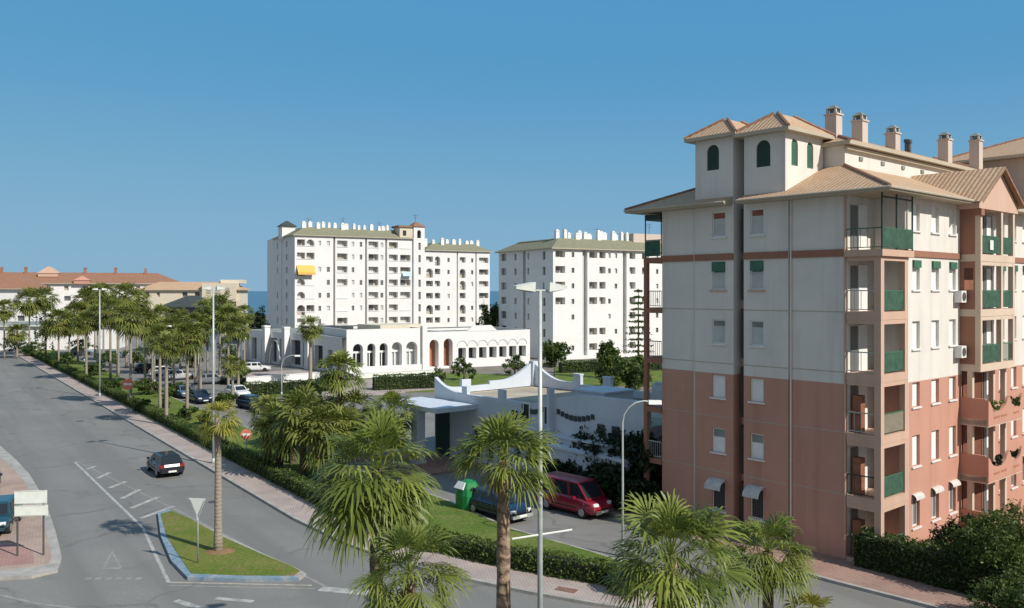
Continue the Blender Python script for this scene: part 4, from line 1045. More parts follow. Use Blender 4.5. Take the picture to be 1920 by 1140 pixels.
back = [(0,6.4)] + [(-.5-3.2*i/8, 5.2+1.2*(1-i/8)**1.8) for i in range(9)] + [(-5,5.2),(-5.01,5.9),(-5.8,5.9),(-5.81,5.1),(-8.2,5.1),(-8.21,5.8),(-9.0,5.8),(-9.01,5.1),(-13,5.1),(-13.01,5.8),(-14.2,5.8),(-14.21,5.0),(-18,5.0),(-18.01,5.7),(-18.8,5.7),(-18.81,5.0),(-21,5.0)]
para(pm, 1, 9.92, .3, back[::-1], 4.55)
pm.box(9.72,10.3,-.5,.04,4.5,6.6)
for y0 in (-5.8,-9.0,-14.2,-18.8): pm.box(9.85,10.3,y0-.02,y0+.82,5.8,5.92)
pm.build('parapet', M['villa_shaded'], VD)
m = MB(); m.face([(.2,-L+.2,4.5),(10,-L+.2,4.5),(10,-.2,4.5),(.2,-.2,4.5)]); m.build('roof', M['roof_terrace'], VD)
# decorative strips on the tall right-hand front
for y0, y1 in ((-12.2,-10.0),(-16.8,-13.4)):
    m = MB(); n = 9
    for i in range(n):
        q0 = y0+(y1-y0)*i/n; zq = 4.55-.28*math.sin(PI*i/(n-1))
        m.box(-.06,-.022,q0+.04,q0+(y1-y0)/n-.04,zq,zq+.32)
    m.build('lattice', M['roof_dark'], VD)
for y0 in (-12.95,-10.9):
    m = MB(); m.box(-.09,-.022,y0,y0+.7,3.7,5.0); w = m.build('window', M['frame_white'], VD); p = MB(); p.box(-.105,-.09,y0+.1,y0+.6,3.8,4.9); p.build('pane', M['pane'], w)
m = MB(); m.box(-.5,0,-13.2,-12.98,0,6.2); m.build('pilaster', M['villa_shaded'], VD)
for h in hs: window_part(VD, -h[1], -h[0], h[2], h[3], .25, 1, 'pane')
for y0, y1, zc in ((-20.5,-13.3,3.2),(-12.9,-8.6,3.35)):
    m = MB(); m.box(-.55,-.022,y0,y1,zc-.5,zc); m.box(-.75,-.022,y0-.05,y1+.05,zc,zc+.12); m.build('ledge', M['villa_shaded'], VD)
m = MB(); m.box(-1.6,-.022,-20.5,-14.2,0,2.7); m.box(-1.7,-.02,-20.6,-14.1,2.7,2.85); m.build('porch_wall', M['villa_shaded'], VD)
for y0 in (-9.6,-10.5,-17.6,-18.8):
    m = MB(); m.box(-.1,-.03,y0,y0+.55,3.75,4.35); m.build('window', M['pane'], VD)
m = MB(); m.box(5.5,8.5,-12.5,-9.5,4.52,5.3); m.box(5.4,8.6,-12.6,-9.4,5.3,5.42); m.build('roof_room', M['villa_shaded'], VD)
# porch
m = MB(); m.hexa([(-3.6,-5.2,4.0),(-.03,-5.2,4.0),(-.03,1.2,4.0),(-3.6,1.2,4.0)],[(-3.6,-5.2,4.32),(-.03,-5.2,4.32),(-.03,1.2,4.32),(-3.6,1.2,4.32)]); pr = m.build('porch_roof', M['villa_shaded'], VD)
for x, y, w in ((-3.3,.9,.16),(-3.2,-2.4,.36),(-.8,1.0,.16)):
    m = MB(); m.box(x-w,x+w,y-w,y+w,0,4.0); m.box(x-w-.1,x+w+.1,y-w-.1,y+w+.1,3.75,3.99); m.box(x-w-.08,x+w+.08,y-w-.08,y+w+.08,0,.35); m.build('column', M['villa_shaded'], VD)
m = MB(); m.box(-.06,-.02,-1.9,-.2,.1,3.4); m.build('entrance_door', M['green_dark'], VD)
m = MB(); m.box(-6,-.03,-6,2.5,.02,.14); st = struct(m, 'pavement', M['pave_red']); st.location = (*D0,0); st.rotation_euler = (0,0,A41)
M['rust'] = plain('rust', (.22,.12,.09), .9, .3, 6)
# ------------------------------------------------------------------ street furniture
def street_lamp(label, x, y, h, rz, r=.075, arms=1.05, lower=False, base=0):
    t = thing('street_lamp', label, 'street lamp', (x,y,base), rz, 'tall twin-headed street lamps')
    m = MB(); m.tube([(0,0,0),(0,0,h*.5),(0,0,h)], [r*1.15,r,r*.72], 10, cap=True); m.tube([(0,0,0),(0,0,.5)], [r*1.7,r*1.5], 10); m.build('pole', M['metal_pole'], t, True)
    m = MB(); m.tube([(-arms*.42,0,h-.02),(arms*.42,0,h-.02)], r*.5, 8); m.build('arm', M['metal_pole'], t, True)
    for s in (-1,1):
        m = MB(); a, b = s*arms*.28, s*arms*1.0
        m.hexa([(a,-.14,h-.05),(a,.14,h-.05),(b,.1,h+.03),(b,-.1,h+.03)], [(a,-.17,h+.22),(a,.17,h+.22),(b,.12,h+.12),(b,-.12,h+.12)])
        l = m.build('lamp_head', M['lamp_white'], t)
        k = MB(); k.hexa([(a+s*.05,-.1,h-.075),(a+s*.05,.1,h-.075),(b-s*.08,.07,h+.01),(b-s*.08,-.07,h+.01)],[(a+s*.05,-.1,h-.05),(a+s*.05,.1,h-.05),(b-s*.08,.07,h+.025),(b-s*.08,-.07,h+.025)]); k.build('lens', M['shutter_grey'], l)
    if lower:
        m = MB(); m.tube([(-.9,0,h-6.88),(1.05,0,h-6.88)], .028, 6); m.build('lower_arm', M['lamp_white'], t)
    return t
street_lamp('tall grey twin-headed lamp with a lower cross arm, in front of the white arcade', .79, 24, 12.52, math.radians(28), .072, .82, True)
for px, by, lab in ((400,872,'tall thin lamp pole on the pavement just behind the island palm'),(187,745,'tall thin lamp pole beside the hedge where the avenue palms begin')):
    x, y = G(px, by); street_lamp(lab, x, y, 12.6, math.radians(35), .085, .8)
def gooseneck(label, x, y, h, reach, rz, r=.055, group='curved street lamps'):
    t = thing('street_lamp', label, 'street lamp', (x,y,.1), rz, group)
    pts = [(0,0,0),(0,0,h*.45),(0,0,h-reach)] + [(reach*(1-math.cos(q)),0,h-reach+reach*math.sin(q)) for q in (PI/8,PI/4,3*PI/8,PI/2)] + [(reach*1.35,0,h-.03)]
    m = MB(); m.tube(pts, [r*1.2,r,r*.8]+[r*.65]*5, 8); m.tube([(0,0,0),(0,0,.6)], r*1.6, 8); m.build('pole', M['metal_pole'], t, True)
    m = MB(); a, b = reach*1.25, reach*1.25+.62
    m.hexa([(a,-.1,h-.16),(b,-.12,h-.17),(b,.12,h-.17),(a,.1,h-.16)],[(a,-.05,h+.04),(b,-.06,h+.02),(b,.06,h+.02),(a,.05,h+.04)]); m.build('lamp_head', M['lamp_white'], t)
gooseneck('white curved lamp leaning over the street, left of the pink gable', 5.2, 40.1, 7.2, 1.0, math.radians(8))
for px, by, ty, lab in ((372,735,618,'curved lamp among the avenue palm trunks, in front of the white arcade wing'),(158,680,596,'slim pale lamp post at the thin end of the palm avenue'),(528,746,668,'short curved lamp on the lawn below the shaded wing'),(219,716,600,'slim pale lamp post between the two no-entry lawn palms'),(290,722,612,'slim curved lamp among parked cars in the car park')):
    x, y = G(px, by); gooseneck(lab, x, y, H-(ty-HY)/F*y, 1.2, math.radians(10), .07)

def sign_post(root, h, r=.035, x=0, y=0): 
    m = MB(); m.tube([(x,y,0),(x,y,h)], r, 8); m.build('post', M['metal_grey'], root, True)
def ring(cx, cz, R0, n, y): return [(cx+R0*math.cos(2*PI*i/n), y, cz+R0*math.sin(2*PI*i/n)) for i in range(n)]
for px, by, ty, lab in ((462,872,817,'round red no-entry sign on the lawn near the island palm'),(240,764,722,'round red no-entry sign farther up the lawn, among palm trunks')):
    x, y = G(px, by); h = H-(ty-HY)/F*y; t = thing('road_sign', lab, 'road sign', (x,y,.1), math.radians(8), 'no-entry signs')
    sign_post(t, h); rr = 10.5/F*y
    m = MB(); m.hexa(ring(0,h,rr,24,-.06), ring(0,h,rr,24,-.035)); d = m.build('disc', M['sign_red'], t)
    m = MB(); m.box(-rr*.68,rr*.68,-.068,-.061,h-rr*.2,h+rr*.2); m.build('bar', M['sign_white'], d)
x, y = G(371,1062); h0 = H-(975-HY)/F*y; h1_ = H-(940-HY)/F*y; t = thing('road_sign', 'grey triangular give-way sign, point down, on the traffic island', 'road sign', (x,y,.15), math.radians(-10))
sign_post(t, h1_); w = .42
m = MB(); m.hexa([(-w,-.06,h1_),(0,-.06,h0-.15),(w,-.06,h1_)],[(-w,-.04,h1_),(0,-.04,h0-.15),(w,-.04,h1_)]); d = m.build('plate', M['lamp_white'], t)
m = MB()
for s in (-1,1): m.hexa([(s*w*.94,-.066,h1_-.03),(s*.03,-.066,h0-.08),(s*.03,-.066,h0+.12),(s*w*.74,-.066,h1_-.1)],[(s*w*.94,-.061,h1_-.03),(s*.03,-.061,h0-.08),(s*.03,-.061,h0+.12),(s*w*.74,-.061,h1_-.1)])
m.build('border', M['sign_back'], d)
x, y = G(85,1046); t = thing('direction_sign', 'two white direction boards on two dark posts, on the red corner pavement', 'road sign', (x,y,.14), math.radians(8))
s = y/F; h = 122*s
for xx in (-.08,-1.22): 
    m = MB(); m.tube([(xx,0,0),(xx,0,h)], .045, 8); m.build('post', M['metal_dark'], t)
for z0, z1, k in ((h-.02-24*s,h,0),(h-.06-45*s,h-.06-25*s,1)):
    m = MB(); m.box(-1.32,.1+.04*k,-.08,-.045,z0,z1); b = m.build('board', M['sign_white'], t)
    m = MB(); 
    for q in ((-1.29,.07,z0+.02,z0+.035),(-1.29,.07,z1-.035,z1-.02)): m.box(q[0],q[1],-.086,-.081,q[2],q[3])
    m.build('border', M['sign_back'], b)

# green bottle bank
x, y = G(878,956); t = thing('recycling_bin', 'big green recycling container with a white lid panel, by the lawn', 'recycling bin', (x,y,.02), math.radians(40))
m = MB(); n = 12; prof = [(.0,.6),(.12,.68),(.9,.70),(1.3,.62),(1.6,.42),(1.72,.18)]
rows = [[(r_*(.92 if True else 1)*math.copysign(abs(math.cos(2*PI*(i+.5)/n))**.7,math.cos(2*PI*(i+.5)/n)), r_*math.copysign(abs(math.sin(2*PI*(i+.5)/n))**.7,math.sin(2*PI*(i+.5)/n)), z) for i in range(n)] for z, r_ in prof]
for a, b in zip(rows, rows[1:]):
    for i in range(n): m.face([a[i],a[(i+1)%n],b[(i+1)%n],b[i]])
m.face(rows[-1]); m.face(rows[0][::-1]); m.build('body', M['bin_green'], t)
m = MB(); m.hexa([(-.66,-.42,1.28),(-.66,.42,1.28),(-.42,.32,1.62),(-.42,-.32,1.62)],[(-.72,-.42,1.3),(-.72,.42,1.3),(-.46,.32,1.66),(-.46,-.32,1.66)]); m.build('lid_panel', M['shutter'], t)
m = MB(); m.tube([(-.15,-.6,1.28),(-.15,-.66,1.26)], .14, 10); m.tube([(.2,-.58,1.28),(.2,-.64,1.26)], .14, 10); m.build('opening', M['void'], t)
m = MB(); m.box(-.25,.3,-.675,-.66,.5,.95); m.build('label', M['shutter'], t)

# ------------------------------------------------------------------ cars
def car(label, paint, x, y, rz, kind='hatch', group=None, z=.012, full=True):
    """x forward; body lofted from stations, cabin with pillars, wheels, lamps"""
    name = 'van' if kind == 'van' else 'car'
    t = thing('minivan' if kind == 'van' else 'parked_car', label, name, (x,y,z), rz, group)
    if kind == 'van':
        L, W = 4.5, 1.78
        st = [(-2.25,.42,.95,.80),(-2.2,.3,1.05,.86),(-1.0,.24,1.08,.89),(.9,.24,1.06,.89),(1.45,.25,1.02,.88),(1.95,.28,.92,.85),(2.2,.34,.74,.78),(2.25,.42,.62,.72)]
        cab = [(-2.2,-2.0),(-.9,-.9),(.35,.25),(1.68,.95)]; zr = 1.92; wr = .72; ax = (-1.35,1.35); wh = .33
    else:
        L, W = 4.1, 1.7
        st = [(-2.05,.45,.72,.74),(-1.98,.32,.88,.81),(-1.0,.22,.93,.85),(.3,.22,.93,.85),(.95,.24,.90,.84),(1.6,.27,.80,.81),(1.95,.32,.68,.75),(2.05,.42,.58,.66)]
        cab = [(-1.92,-1.45),(-.75,-.75),(.25,.1),(1.08,.42)]; zr = 1.42; wr = .60; ax = (-1.25,1.28); wh = .31
    m = MB(); rings = []
    for X, zb, zt, hw in st:
        P = [(hw*.86,zb),(hw,zb+.16),(hw*1.0,(zb+zt)/2+.05),(hw*.97,zt-.08),(hw*.88,zt)]
        rings.append([(X,a,b) for a, b in P] + [(X,-a,b) for a, b in P[::-1]])
    for a, b in zip(rings, rings[1:]):
        for i in range(len(a)): j = (i+1)%len(a); m.face([a[i],b[i],b[j],a[j]])
    m.face(rings[0]); m.face(rings[-1][::-1])
    m.build('body', M[paint], t, True)
    zb = .90 if kind != 'van' else 1.03; bw = (W/2)*.86; pil = MB(); gl = []
    pl = .05
    lo = [c[0] for c in cab]; hi = [c[1] for c in cab]
    for s in (-1,1):
        for i in range(3):
            a = [(lo[i],s*bw,zb),(lo[i+1],s*bw,zb),(hi[i+1],s*wr,zr-.05),(hi[i],s*wr,zr-.05)]
            c = Vector((sum(p[0] for p in a)/4, s*(bw+wr)/2, (zb+zr-.05)/2))
            b = [tuple(c+(Vector(p)-c)*.84) for p in a]
            for k in range(4): pil.face([a[k],a[(k+1)%4],b[(k+1)%4],b[k]])
            g_ = MB(); g_.face([(p[0],p[1]-s*.012,p[2]) for p in b]); gl.append(('side_window',g_))
    for i, nm in ((0,'rear_window'),(3,'windscreen')):
        a = [(lo[i],-bw,zb),(lo[i],bw,zb),(hi[i],wr,zr-.05),(hi[i],-wr,zr-.05)]; c = sum((Vector(p) for p in a), Vector())/4
        b = [tuple(c+(Vector(p)-c)*.88) for p in a]
        for k in range(4): pil.face([a[k],a[(k+1)%4],b[(k+1)%4],b[k]])
        g_ = MB(); g_.face([(p[0]+(.012 if i == 0 else -.012),p[1],p[2]) for p in b]); gl.append((nm,g_))
    pil.hexa([(hi[0],-wr,zr-.05),(hi[3],-wr,zr-.05),(hi[3],wr,zr-.05),(hi[0],wr,zr-.05)],[(hi[0]+.12,-wr*.8,zr),(hi[3]-.2,-wr*.8,zr),(hi[3]-.2,wr*.8,zr),(hi[0]+.12,wr*.8,zr)])
    pil.build('roof', M[paint], t)
    for nm, g_ in gl: g_.build(nm, M['car_glass'], t)
    if full:
        for s in (-1,1):
            for X in ((-.78,.22,.92) if kind != 'van' else (-.9,.35,1.3)):
                m = MB(); m.box(X,X+.018,*sorted((s*(W/2-.02),s*(W/2+.004))),.34,.80 if kind != 'van' else .95); m.build('door_seam', M['tyre'], t)
            m = MB(); m.box(-.9,1.0,*sorted((s*(W/2-.02),s*(W/2+.012))),.50,.56); m.build('side_strip', M['tyre'], t)
            for X in (-.62,.32): m = MB(); m.box(X,X+.16,*sorted((s*(W/2-.03),s*(W/2+.018))),.72,.755); m.build('door_handle', M['metal_dark'], t)
    for X in ax:
        for s in (-1,1):
            hw = W/2*.985
            m = MB(); m.tube([(X,s*(hw-.2),wh),(X,s*(hw+.0),wh)], wh, 16); w = m.build('wheel', M['tyre'], t)
            if full: k = MB(); k.tube([(X,s*(hw+.0),wh),(X,s*(hw+.02),wh)], [wh*.66,wh*.55], 12); k.build('rim', M['rim'], w)
    zl = .64 if kind != 'van' else .80
    for s in (-1,1):
        m = MB(); m.hexa([(L/2-.16,s*.42,zl-.06),(L/2-.16,s*.74,zl-.06),(L/2-.16,s*.74,zl+.1),(L/2-.16,s*.42,zl+.1)],[(L/2+.012,s*.42,zl-.06),(L/2-.08,s*.72,zl-.06),(L/2-.12,s*.72,zl+.08),(L/2-.03,s*.42,zl+.08)]); m.build('headlight', M['head'], t)
        m = MB(); m.box(-L/2-.02,-L/2+.2,*sorted((s*.5,s*.78)),zl+.06,zl+.24); m.build('tail_light', M['tail'], t)
        m = MB(); m.box(.75,.92,*sorted((s*(W/2-.04),s*(W/2+.13))),zb-.02,zb+.12); m.build('mirror', M[paint], t)
    m = MB(); m.box(-L/2-.06,-L/2+.05,-.72,.72,.34,.52); m.build('bumper', M[paint if kind != 'van' else 'metal_dark'], t)
    m = MB(); m.box(L/2-.08,L/2+.06,-.7,.7,.32,.5); m.build('bumper', M['metal_grey' if paint in ('car_blue',) else paint if kind != 'van' else 'metal_dark'], t)
    for X in (-L/2-.075, L/2+.062): 
        m = MB(); m.box(X,X+.012,-.26,.26,.37,.49); m.build('number_plate', M['sign_white'], t)
    return t
dirD = math.atan2(D2.y, D2.x)
x, y = G(309,886); c = car('black hatchback driving away up the main road', 'car_black', x, y, dirD); c.name = 'car'
car('dark red minivan parked by the dark bushes', 'car_red', 3.5, 48.3, math.radians(-47), 'van')
car('dark navy car parked behind the green recycling container, nose to the lawn', 'car_blue', -.75, 47.3, math.radians(-50))
x, y = G(-6,1010); car('teal car parked on the red corner pavement', 'car_teal', x-.8, y+1.4, math.radians(-70), z=.15)
x, y = G(-4,925); car('black car parked beyond the teal car at the left edge', 'car_black', x-1.2, y+.6, math.radians(-60), z=.15)
for px, by, rz, col, lab in ((335,748,-52,'car_bluegrey','teal blue car on the side street behind the palm trunks'),(464,770,-45,'car_navy','dark navy car at the end of the clipped lawn, by the side street'),(494,780,-45,'car_grey','grey car just behind the navy car, partly hidden by a palm cluster'),
      (330,714,35,'car_silver','silver car parked nose-in behind the avenue palms'),(300,706,35,'car_white','white car parked farther back in the car park'),(270,700,35,'car_black','black car parked among palm trunks in the car park'),
      (212,672,20,'car_bluegrey','blue grey car parked at the far end of the car park'),(146,666,20,'car_bluegrey','pale blue car at the far left of the car park'),(476,698,10,'car_white','white car parked before the shaded wing'),(438,748,-50,'car_white','white car at the kerb right of the palm trunks'),(388,722,30,'car_grey','dark grey car parked beneath the avenue palm crowns'),(365,758,-52,'car_navy','dark car passing along the side street behind the teal one')):
    x, y = G(px, by); car(lab, col, x, y+1.5, math.radians(rz), full=False, group='cars along the side street and car park')

# ------------------------------------------------------------------ hedges and lawns' edges
he = offset(road_edge, 2.45)
hedge('long clipped hedge running along the main road pavement and around the bend', [K(150,2.5),K(100,2.5),K(60,2.5),K(30,2.5)]+[he[4],he[5],he[6],he[7],he[8],he[9],he[10],(4.6,34.6)], .85, .85, .13, 130, .085, seed=3)
hedge('dark tall hedge lining the red brick pavement in front of the corner balconies', [(15.75,38.75),(19.0,35.0),(23.2,30.4)], 1.1, 1.55, .1, 190, .085, 'leaf_mid', 8)
hedge('low clipped hedge in front of the glazed arches', [G(700,733),G(830,728)], 1.6, 1.8, .1, 40, .14, 'leaf', 9)
hedge('clipped hedge in front of the white tower block', [G(1050,700),G(1290,693)], 1.8, 1.7, .1, 30, .16, 'leaf_hedge', 10)
hedge('clipped hedge beside the low terrace wall', [G(456,744),G(620,735)], 1.0, 1.5, .1, 50, .13, 'leaf_hedge', 12)
# bushes
def bush(label, x, y, h, r, n, size, mat, seed, name='bush', group=None, k=6):
    R = random.Random(seed); bl = []
    for i in range(k):
        a = R.uniform(0,2*PI); d = r*R.uniform(.15,.55)
        bl.append(((d*math.cos(a), d*math.sin(a), h*R.uniform(.35,.68)), (r*R.uniform(.45,.65),r*R.uniform(.45,.65),h*R.uniform(.28,.38))))
    return broadleaf(name, label, 'tree' if name == 'tree' else 'bush', (x,y), h, bl, n, size, mat, .12, group, seed)
for px, Y, h, r, n, mat, lab in ((1845,35.5,3.25,2.3,16000,'leaf_hedge','rounded green bush at the right, in front of the pink balconies'),(1905,31.5,2.7,1.8,12000,'leaf','leafy shrub at the bottom right corner'),(1800,38.0,2.4,1.6,6000,'leaf_dark','low dark shrub between hedge and rounded bush'),(1958,36,3.7,2.2,8000,'leaf_hedge','tall green shrub cut off by the right edge')):
    bush(lab, (px-CX)/F*Y, Y, h, r, n, .075, mat, px)
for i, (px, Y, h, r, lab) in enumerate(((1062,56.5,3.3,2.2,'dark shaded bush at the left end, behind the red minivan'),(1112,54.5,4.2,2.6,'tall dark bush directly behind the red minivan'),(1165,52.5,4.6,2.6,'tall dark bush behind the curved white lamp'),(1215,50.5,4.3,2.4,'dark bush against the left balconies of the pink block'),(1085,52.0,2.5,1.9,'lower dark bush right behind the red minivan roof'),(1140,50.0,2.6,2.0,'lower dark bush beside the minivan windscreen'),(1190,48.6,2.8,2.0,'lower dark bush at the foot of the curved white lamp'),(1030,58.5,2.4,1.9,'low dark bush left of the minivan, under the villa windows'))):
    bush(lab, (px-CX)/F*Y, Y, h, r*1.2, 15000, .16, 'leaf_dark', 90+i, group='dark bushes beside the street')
# broadleaf trees
bush('dark round tree at the corner of the white tower blocks', (921-CX)/F*172, 172, 10.6, 3.0, 4600, .28, 'leaf', 40, 'tree')
bush('round green tree at the foot of the right-hand white block', (1040-CX)/F*140, 140, 4.8, 2.8, 5200, .22, 'leaf_hedge', 41, 'tree')
bush('dark tree beside the cream terrace, before the sea', (480-CX)/F*175, 175, 10.4, 3.4, 2400, .3, 'leaf_dark', 42, 'tree')
bush('small pale tree between the short palms at the far left', (86-CX)/F*165, 165, 12.0, 3.0, 1500, .25, 'leaf', 43, 'tree')
bush('leafy tree left of the conifer', (1150-CX)/F*108, 108, 6.9, 2.4, 5000, .24, 'leaf_hedge', 44, 'tree')
bush('leafy tree right of the conifer, beside the balconies', (1188-CX)/F*102, 102, 5.2, 2.6, 5200, .24, 'leaf', 45, 'tree')
bush('dark shrub at the left end of the arcade hedge', (815-CX)/F*112, 112, 2.6, 1.6, 900, .18, 'leaf', 46)
bush('shrub growing under the square arcade openings', (870-CX)/F*118, 118, 3.3, 2.4, 1500, .18, 'leaf', 47)
bush('shrub at the right end of the arcade', (965-CX)/F*125, 125, 3.2, 2.8, 1500, .18, 'leaf', 48)
for i, (px, by, h, r, lab) in enumerate(((265,775,1.6,1.2,'low bush under the avenue palms by the no-entry sign'),(215,742,2.2,1.8,'broad bush under the palms by the lamp pole'),(305,768,1.3,1.0,'small bush beside palm trunks on the lawn'),(120,690,2.6,2.0,'bush at the narrow end of the lawn'),(30,664,3.5,3.0,'bush where the main road meets the horizon'),(60,668,3.0,2.4,'bush beside the far end of the hedge'),(430,700,5.5,2.2,'tall bush beside the shaded wing'),(345,790,1.5,1.3,'bush at the foot of the nearest avenue palm'),(395,798,1.4,1.3,'bush right of the nearest avenue palm, on the lawn'),(180,705,2.6,2.0,'dense bush among the left avenue trunks'),(250,690,3.4,2.4,'dark shrub behind the middle avenue trunks'),(360,690,3.8,2.6,'dark shrub behind the right avenue trunks'),(150,668,3.8,3.0,'shrub in front of the low white house'),(205,690,3.0,2.6,'leafy shrub behind the lamp pole by the hedge'),(322,745,2.0,1.9,'bush between the near avenue trunks'),(285,742,2.2,2.0,'bush left of the near avenue trunks'),(420,765,1.9,1.8,'bush by the street side of the avenue'),(300,700,3.6,2.8,'tall shrub screening the car park'),(445,722,3.2,2.2,'shrub right of the last avenue palm'))):
    x, y = G(px, by); bush(lab, x, y, h, r, 2200, .15, 'leaf' if i%2 else 'leaf_hedge', 60+i, k=6)
for px, by, lab in ((1062,1112,'rusty drain grate in the pavement beside the tall lamp'),(402,941,'iron manhole cover in the main road near the island palm'),(150,790,'iron manhole cover up the main road'),(700,1120,'iron manhole cover at the foot of the central palms')):
    x, y = G(px, by); z_ = .134 if px == 1062 else .0065
    t = thing('drain_cover', lab, 'drain cover', (x,y,z_), math.radians(-28)); m = MB()
    if px == 1062: m.box(-.45,.45,-.22,.22,0,.012)
    else: m.tube([(0,0,0),(0,0,.008)], .36, 18)
    cv = m.build('cover', M['rust'] if px == 1062 else M['metal_dark'], t)
# conifer with level whorls
cx_, cy_, _ = at(1197,600,118); t = thing('conifer_tree', 'slim conifer with level branches in front of the white block, left of the balconies', 'tree', (cx_,cy_,0))
hh = 12.8; m = MB(); m.tube([(0,0,0),(0,0,hh)], [.2,.04], 7); m.build('trunk', M['trunk_dark'], t)
Rr = random.Random(77); cb = MB(); n = 13
for i in range(n):
    z = 2.5 + (hh-2.8)*i/(n-1); r = 2.3*(1-i/n)**.8+.25
    for j in range(9):
        a = j*2*PI/9+i*.5
        for k in range(14):
            q = (k+1)/14*r; p = Vector((q*math.cos(a), q*math.sin(a), z-.15*q+.05*q*q)); leafquad(cb, Rr, p+rvec(Rr)*.1, .2, Rr.uniform(0,.7), .6)
cb.build('crown', M['leaf'], t)

# ------------------------------------------------------------------ palms
def PX(px, cy, Y): x, y, z = at(px, cy, Y); return (x, y), z
def P(label, px, cy, Y, r, **kw):
    p, z = PX(px, cy, Y); return palm(label, p, z, r, **kw)
P('big fan palm with drooping fronds, centre, taller of the pair', 704, 882, 22, 1.85, nl=40, nb=26, seed=1, trunk_r=.17, skirt=.2, tm='trunk_dark', lean=(.1,.05), elev=(-40,88), pet=(.38,.62), big=1.1)
P('fan palm in front of and below the tallest central palm, at the bottom edge', 768, 1075, 18.5, 1.28, nl=34, nb=26, seed=2, trunk_r=.14, skirt=.2, elev=(-28,86), pet=(.42,.66), big=1.05)
P('fan palm with a tall bare brown trunk, next to the twin lamp pole', 944, 862, 23, 1.5, nl=34, nb=24, seed=3, trunk_r=.185, skirt=.1, tm='trunk', elev=(-8,84), pet=(.42,.68), big=1.05)
P('broad fan palm at the bottom, left of the pair before the pink gable', 1258, 1040, 20, 1.62, nl=42, nb=26, seed=4, trunk_r=.17, skirt=.2, elev=(-30,86), pet=(.42,.68), big=1.05)
P('narrower fan palm at the bottom, right of the pair before the pink gable', 1440, 1035, 22, 1.3, nl=36, nb=24, seed=5, trunk_r=.15, skirt=.2, tm='trunk_dark', elev=(-34,86), pet=(.42,.68), big=1.05)
P('small yellowish palm crown at the bottom edge by the red pavement', 1522, 1150, 21, .75, nl=22, nb=14, seed=6, trunk_r=.12, skirt=.3, fm='frond_yellow')
P('slim yellow-green palm standing on the grass traffic island', 409, 782, 40.4, 1.3, nl=24, nb=16, seed=7, trunk_r=.16, skirt=.2, fm='frond_yellow', tm='trunk_pale', lean=(-.08,0))
for px, cy, by, r, sd, lab in ((524,795,888,2.2,11,'left palm of the clump on the lawn behind the central palm'),(568,775,900,2.4,12,'middle and tallest palm of the clump on the lawn'),(606,800,906,2.2,13,'right palm of the clump on the lawn'),(548,770,872,1.8,14,'rear palm of the clump on the lawn, half hidden'),(600,742,846,2.2,18,'high palm of the clump, rising behind the others on the right'),(502,768,862,1.8,19,'leftmost small palm of the lawn clump'),(662,765,858,2.2,20,'palm between the lawn clump and the big central palm'),(640,800,900,2.0,21,'low palm tucked against the big central palm')):
    Y = H*F/(by-HY); P(lab, px, cy, Y, r, nl=40, nb=13, seed=sd, trunk_r=.2, skirt=.5, tm='trunk_dark', fm='frond_far', group='palms of the lawn clump', elev=(-55,82))
P('tall palm rising behind the big central palm, before the arcade', 636, 692, 64, 2.1, nl=40, nb=14, seed=15, trunk_r=.2, skirt=.4, elev=(-30,84))
P('palm behind the central palm, in front of the villa porch', 735, 770, 60, 2.0, nl=36, nb=14, seed=16, trunk_r=.19, skirt=.4)
P('lone palm in front of the white tower block, above the shaded wing', 582, 612, 112, 2.1, nl=34, nb=12, seed=17, trunk_r=.2, skirt=.6, fm='frond_far', tm='trunk_pale')
AV = [(8,577,672,45,'palm at the left edge of the avenue'),(55,562,668,50,'palm with a full crown near the left edge, before the white terrace'),(85,558,664,44,'thin palm right of the full-crowned one near the left edge'),(32,622,672,40,'short palm at the far left'),
 (110,600,690,48,'palm at the narrow end of the lawn'),(130,604,684,45,'palm beside the narrow end of the lawn, slightly lower crown'),(160,563,676,50,'palm left of the dense avenue group, crown against the white terrace'),(178,555,672,48,'palm among the highest crowns, left of the lamp pole'),
 (162,602,715,46,'lower palm below the highest crowns on the left'),(207,580,715,52,'palm just right of the tall lamp pole'),(194,548,668,50,'highest palm crown of the avenue, behind the lamp pole'),(237,553,690,52,'tall palm under the orange roof peak'),
 (257,560,680,50,'tall palm right of the orange roof peak'),(245,595,762,58,'near avenue palm behind the farther no-entry sign'),(272,600,730,54,'avenue palm with a brown skirt, right of the no-entry sign'),(300,594,705,50,'farther avenue palm before the white terrace end'),
 (300,630,772,58,'near avenue palm with a low wide crown'),(326,612,735,52,'avenue palm left of the dark pavilion'),(351,632,790,60,'nearest avenue palm, lowest and widest crown'),(366,606,720,50,'avenue palm in front of the dark pavilion'),
 (389,578,700,52,'tall avenue palm right of the dark pavilion'),(412,573,705,54,'tall avenue palm beside the second lamp pole'),(428,595,735,54,'avenue palm below the cream terrace'),(447,613,745,52,'last avenue palm on the right, before the shaded wing'),(436,682,758,38,'short young palm at the right end of the avenue'),
 (222,592,708,46,'avenue palm close behind the farther no-entry sign, shaded by its neighbours'),(286,606,722,46,'thin avenue palm between two brown-skirted ones'),(338,598,706,44,'rear avenue palm left of the dark pavilion, small crown'),(146,584,680,44,'rear avenue palm, crown half hidden at the left of the dense group'),
 (312,646,800,50,'low avenue palm with a crown below its neighbours, near the hedge'),(376,622,742,50,'avenue palm under the dark pavilion roof, broad crown'),(402,590,716,50,'avenue palm touching the second lamp pole on its left'),(183,590,700,46,'avenue palm with its crown under the highest ones'),(458,586,712,40,'rear palm against the cream terrace end')]
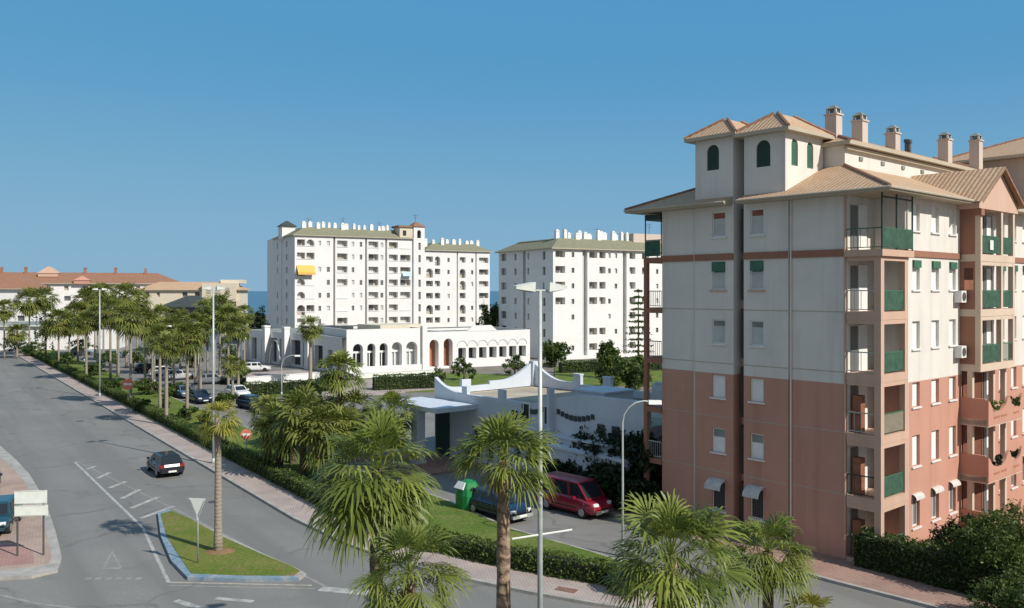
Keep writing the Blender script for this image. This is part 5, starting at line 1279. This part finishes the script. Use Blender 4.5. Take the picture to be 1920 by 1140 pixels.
for i, (px, cy, by, w, lab) in enumerate(AV):
    Y = H*F/(by-HY); r = w*Y/3200*1.27*(.9+.25*((i*37)%10)/10); P(lab, px, cy, Y, r, nl=42, nb=11, seed=100+i, trunk_r=.135, skirt=1.0, fm='frond_far', tm='trunk_pale', group='palms of the avenue', elev=(-45,84))

# ------------------------------------------------------------------ light, sky, camera
EL = math.radians(38); sx, sy = .803*math.cos(EL), -.596*math.cos(EL); sz = math.sin(EL)
sd = bpy.data.lights.new('sun', 'SUN'); sd.energy = 4.4; sd.angle = math.radians(.5); sd.color = (1,.95,.87)
so = bpy.data.objects.new('sun', sd); COL.objects.link(so); so.location = (60,-40,80)
so.rotation_euler = Vector((-sx,-sy,-sz)).to_track_quat('-Z','Y').to_euler()
W = bpy.data.worlds.new('World'); SC.world = W; W.use_nodes = True
nt = W.node_tree; bg = nt.nodes['Background']; sk = nt.nodes.new('ShaderNodeTexSky'); sk.sky_type = 'NISHITA'; sk.sun_disc = False
sk.sun_elevation = EL; sk.sun_rotation = math.atan2(.803,-.596); sk.air_density = 1.0; sk.dust_density = 0; sk.ozone_density = 8.0; sk.altitude = 0
k1 = nt.nodes.new('ShaderNodeMix'); k1.data_type = 'RGBA'; k1.blend_type = 'MULTIPLY'; k1.inputs[0].default_value = 1; k1.inputs[7].default_value = (.6,.45,.1,1)
nt.links.new(sk.outputs[0], k1.inputs[6])
k2 = nt.nodes.new('ShaderNodeMix'); k2.data_type = 'RGBA'; k2.inputs[0].default_value = .5; k2.inputs[7].default_value = (1.14,4.9,10.2,1)   # even clear-day blue
nt.links.new(k1.outputs[2], k2.inputs[6])
# towards the sun the sky is paler and whiter than opposite it
tc = nt.nodes.new('ShaderNodeTexCoord'); sp = nt.nodes.new('ShaderNodeSeparateXYZ'); nt.links.new(tc.outputs['Generated'], sp.inputs[0])
mr = nt.nodes.new('ShaderNodeMapRange'); mr.inputs[1].default_value = .35; mr.inputs[2].default_value = -.25; nt.links.new(sp.outputs[1], mr.inputs[0])
k3 = nt.nodes.new('ShaderNodeMix'); k3.data_type = 'RGBA'; k3.inputs[7].default_value = (2.6,3.15,3.85,1)
m4 = nt.nodes.new('ShaderNodeMapRange'); m4.inputs[1].default_value = .27; m4.inputs[2].default_value = 0; m4.inputs[4].default_value = .8; m4.interpolation_type = 'SMOOTHSTEP'; nt.links.new(sp.outputs[2], m4.inputs[0])
k4 = nt.nodes.new('ShaderNodeMix'); k4.data_type = 'RGBA'; k4.inputs[7].default_value = (2.25,4.05,5.7,1); nt.links.new(m4.outputs[0], k4.inputs[0]); nt.links.new(k2.outputs[2], k4.inputs[6])
nt.links.new(mr.outputs[0], k3.inputs[0]); nt.links.new(k4.outputs[2], k3.inputs[6]); nt.links.new(k3.outputs[2], bg.inputs[0]); bg.inputs[1].default_value = .1
cd = bpy.data.cameras.new('camera'); co = bpy.data.objects.new('camera', cd); COL.objects.link(co); SC.camera = co
co.location = (0,0,H); co.rotation_euler = (PI/2,0,0); cd.sensor_width = 36; cd.lens = F/1920*36
cd.shift_x = 0; cd.shift_y = -(570-HY)/1920; cd.clip_start = .1; cd.clip_end = 40000
SC.view_settings.view_transform = 'Standard'; SC.view_settings.look = 'None'; SC.view_settings.gamma = 1; SC.view_settings.exposure = .1
SC.render.engine = 'CYCLES'
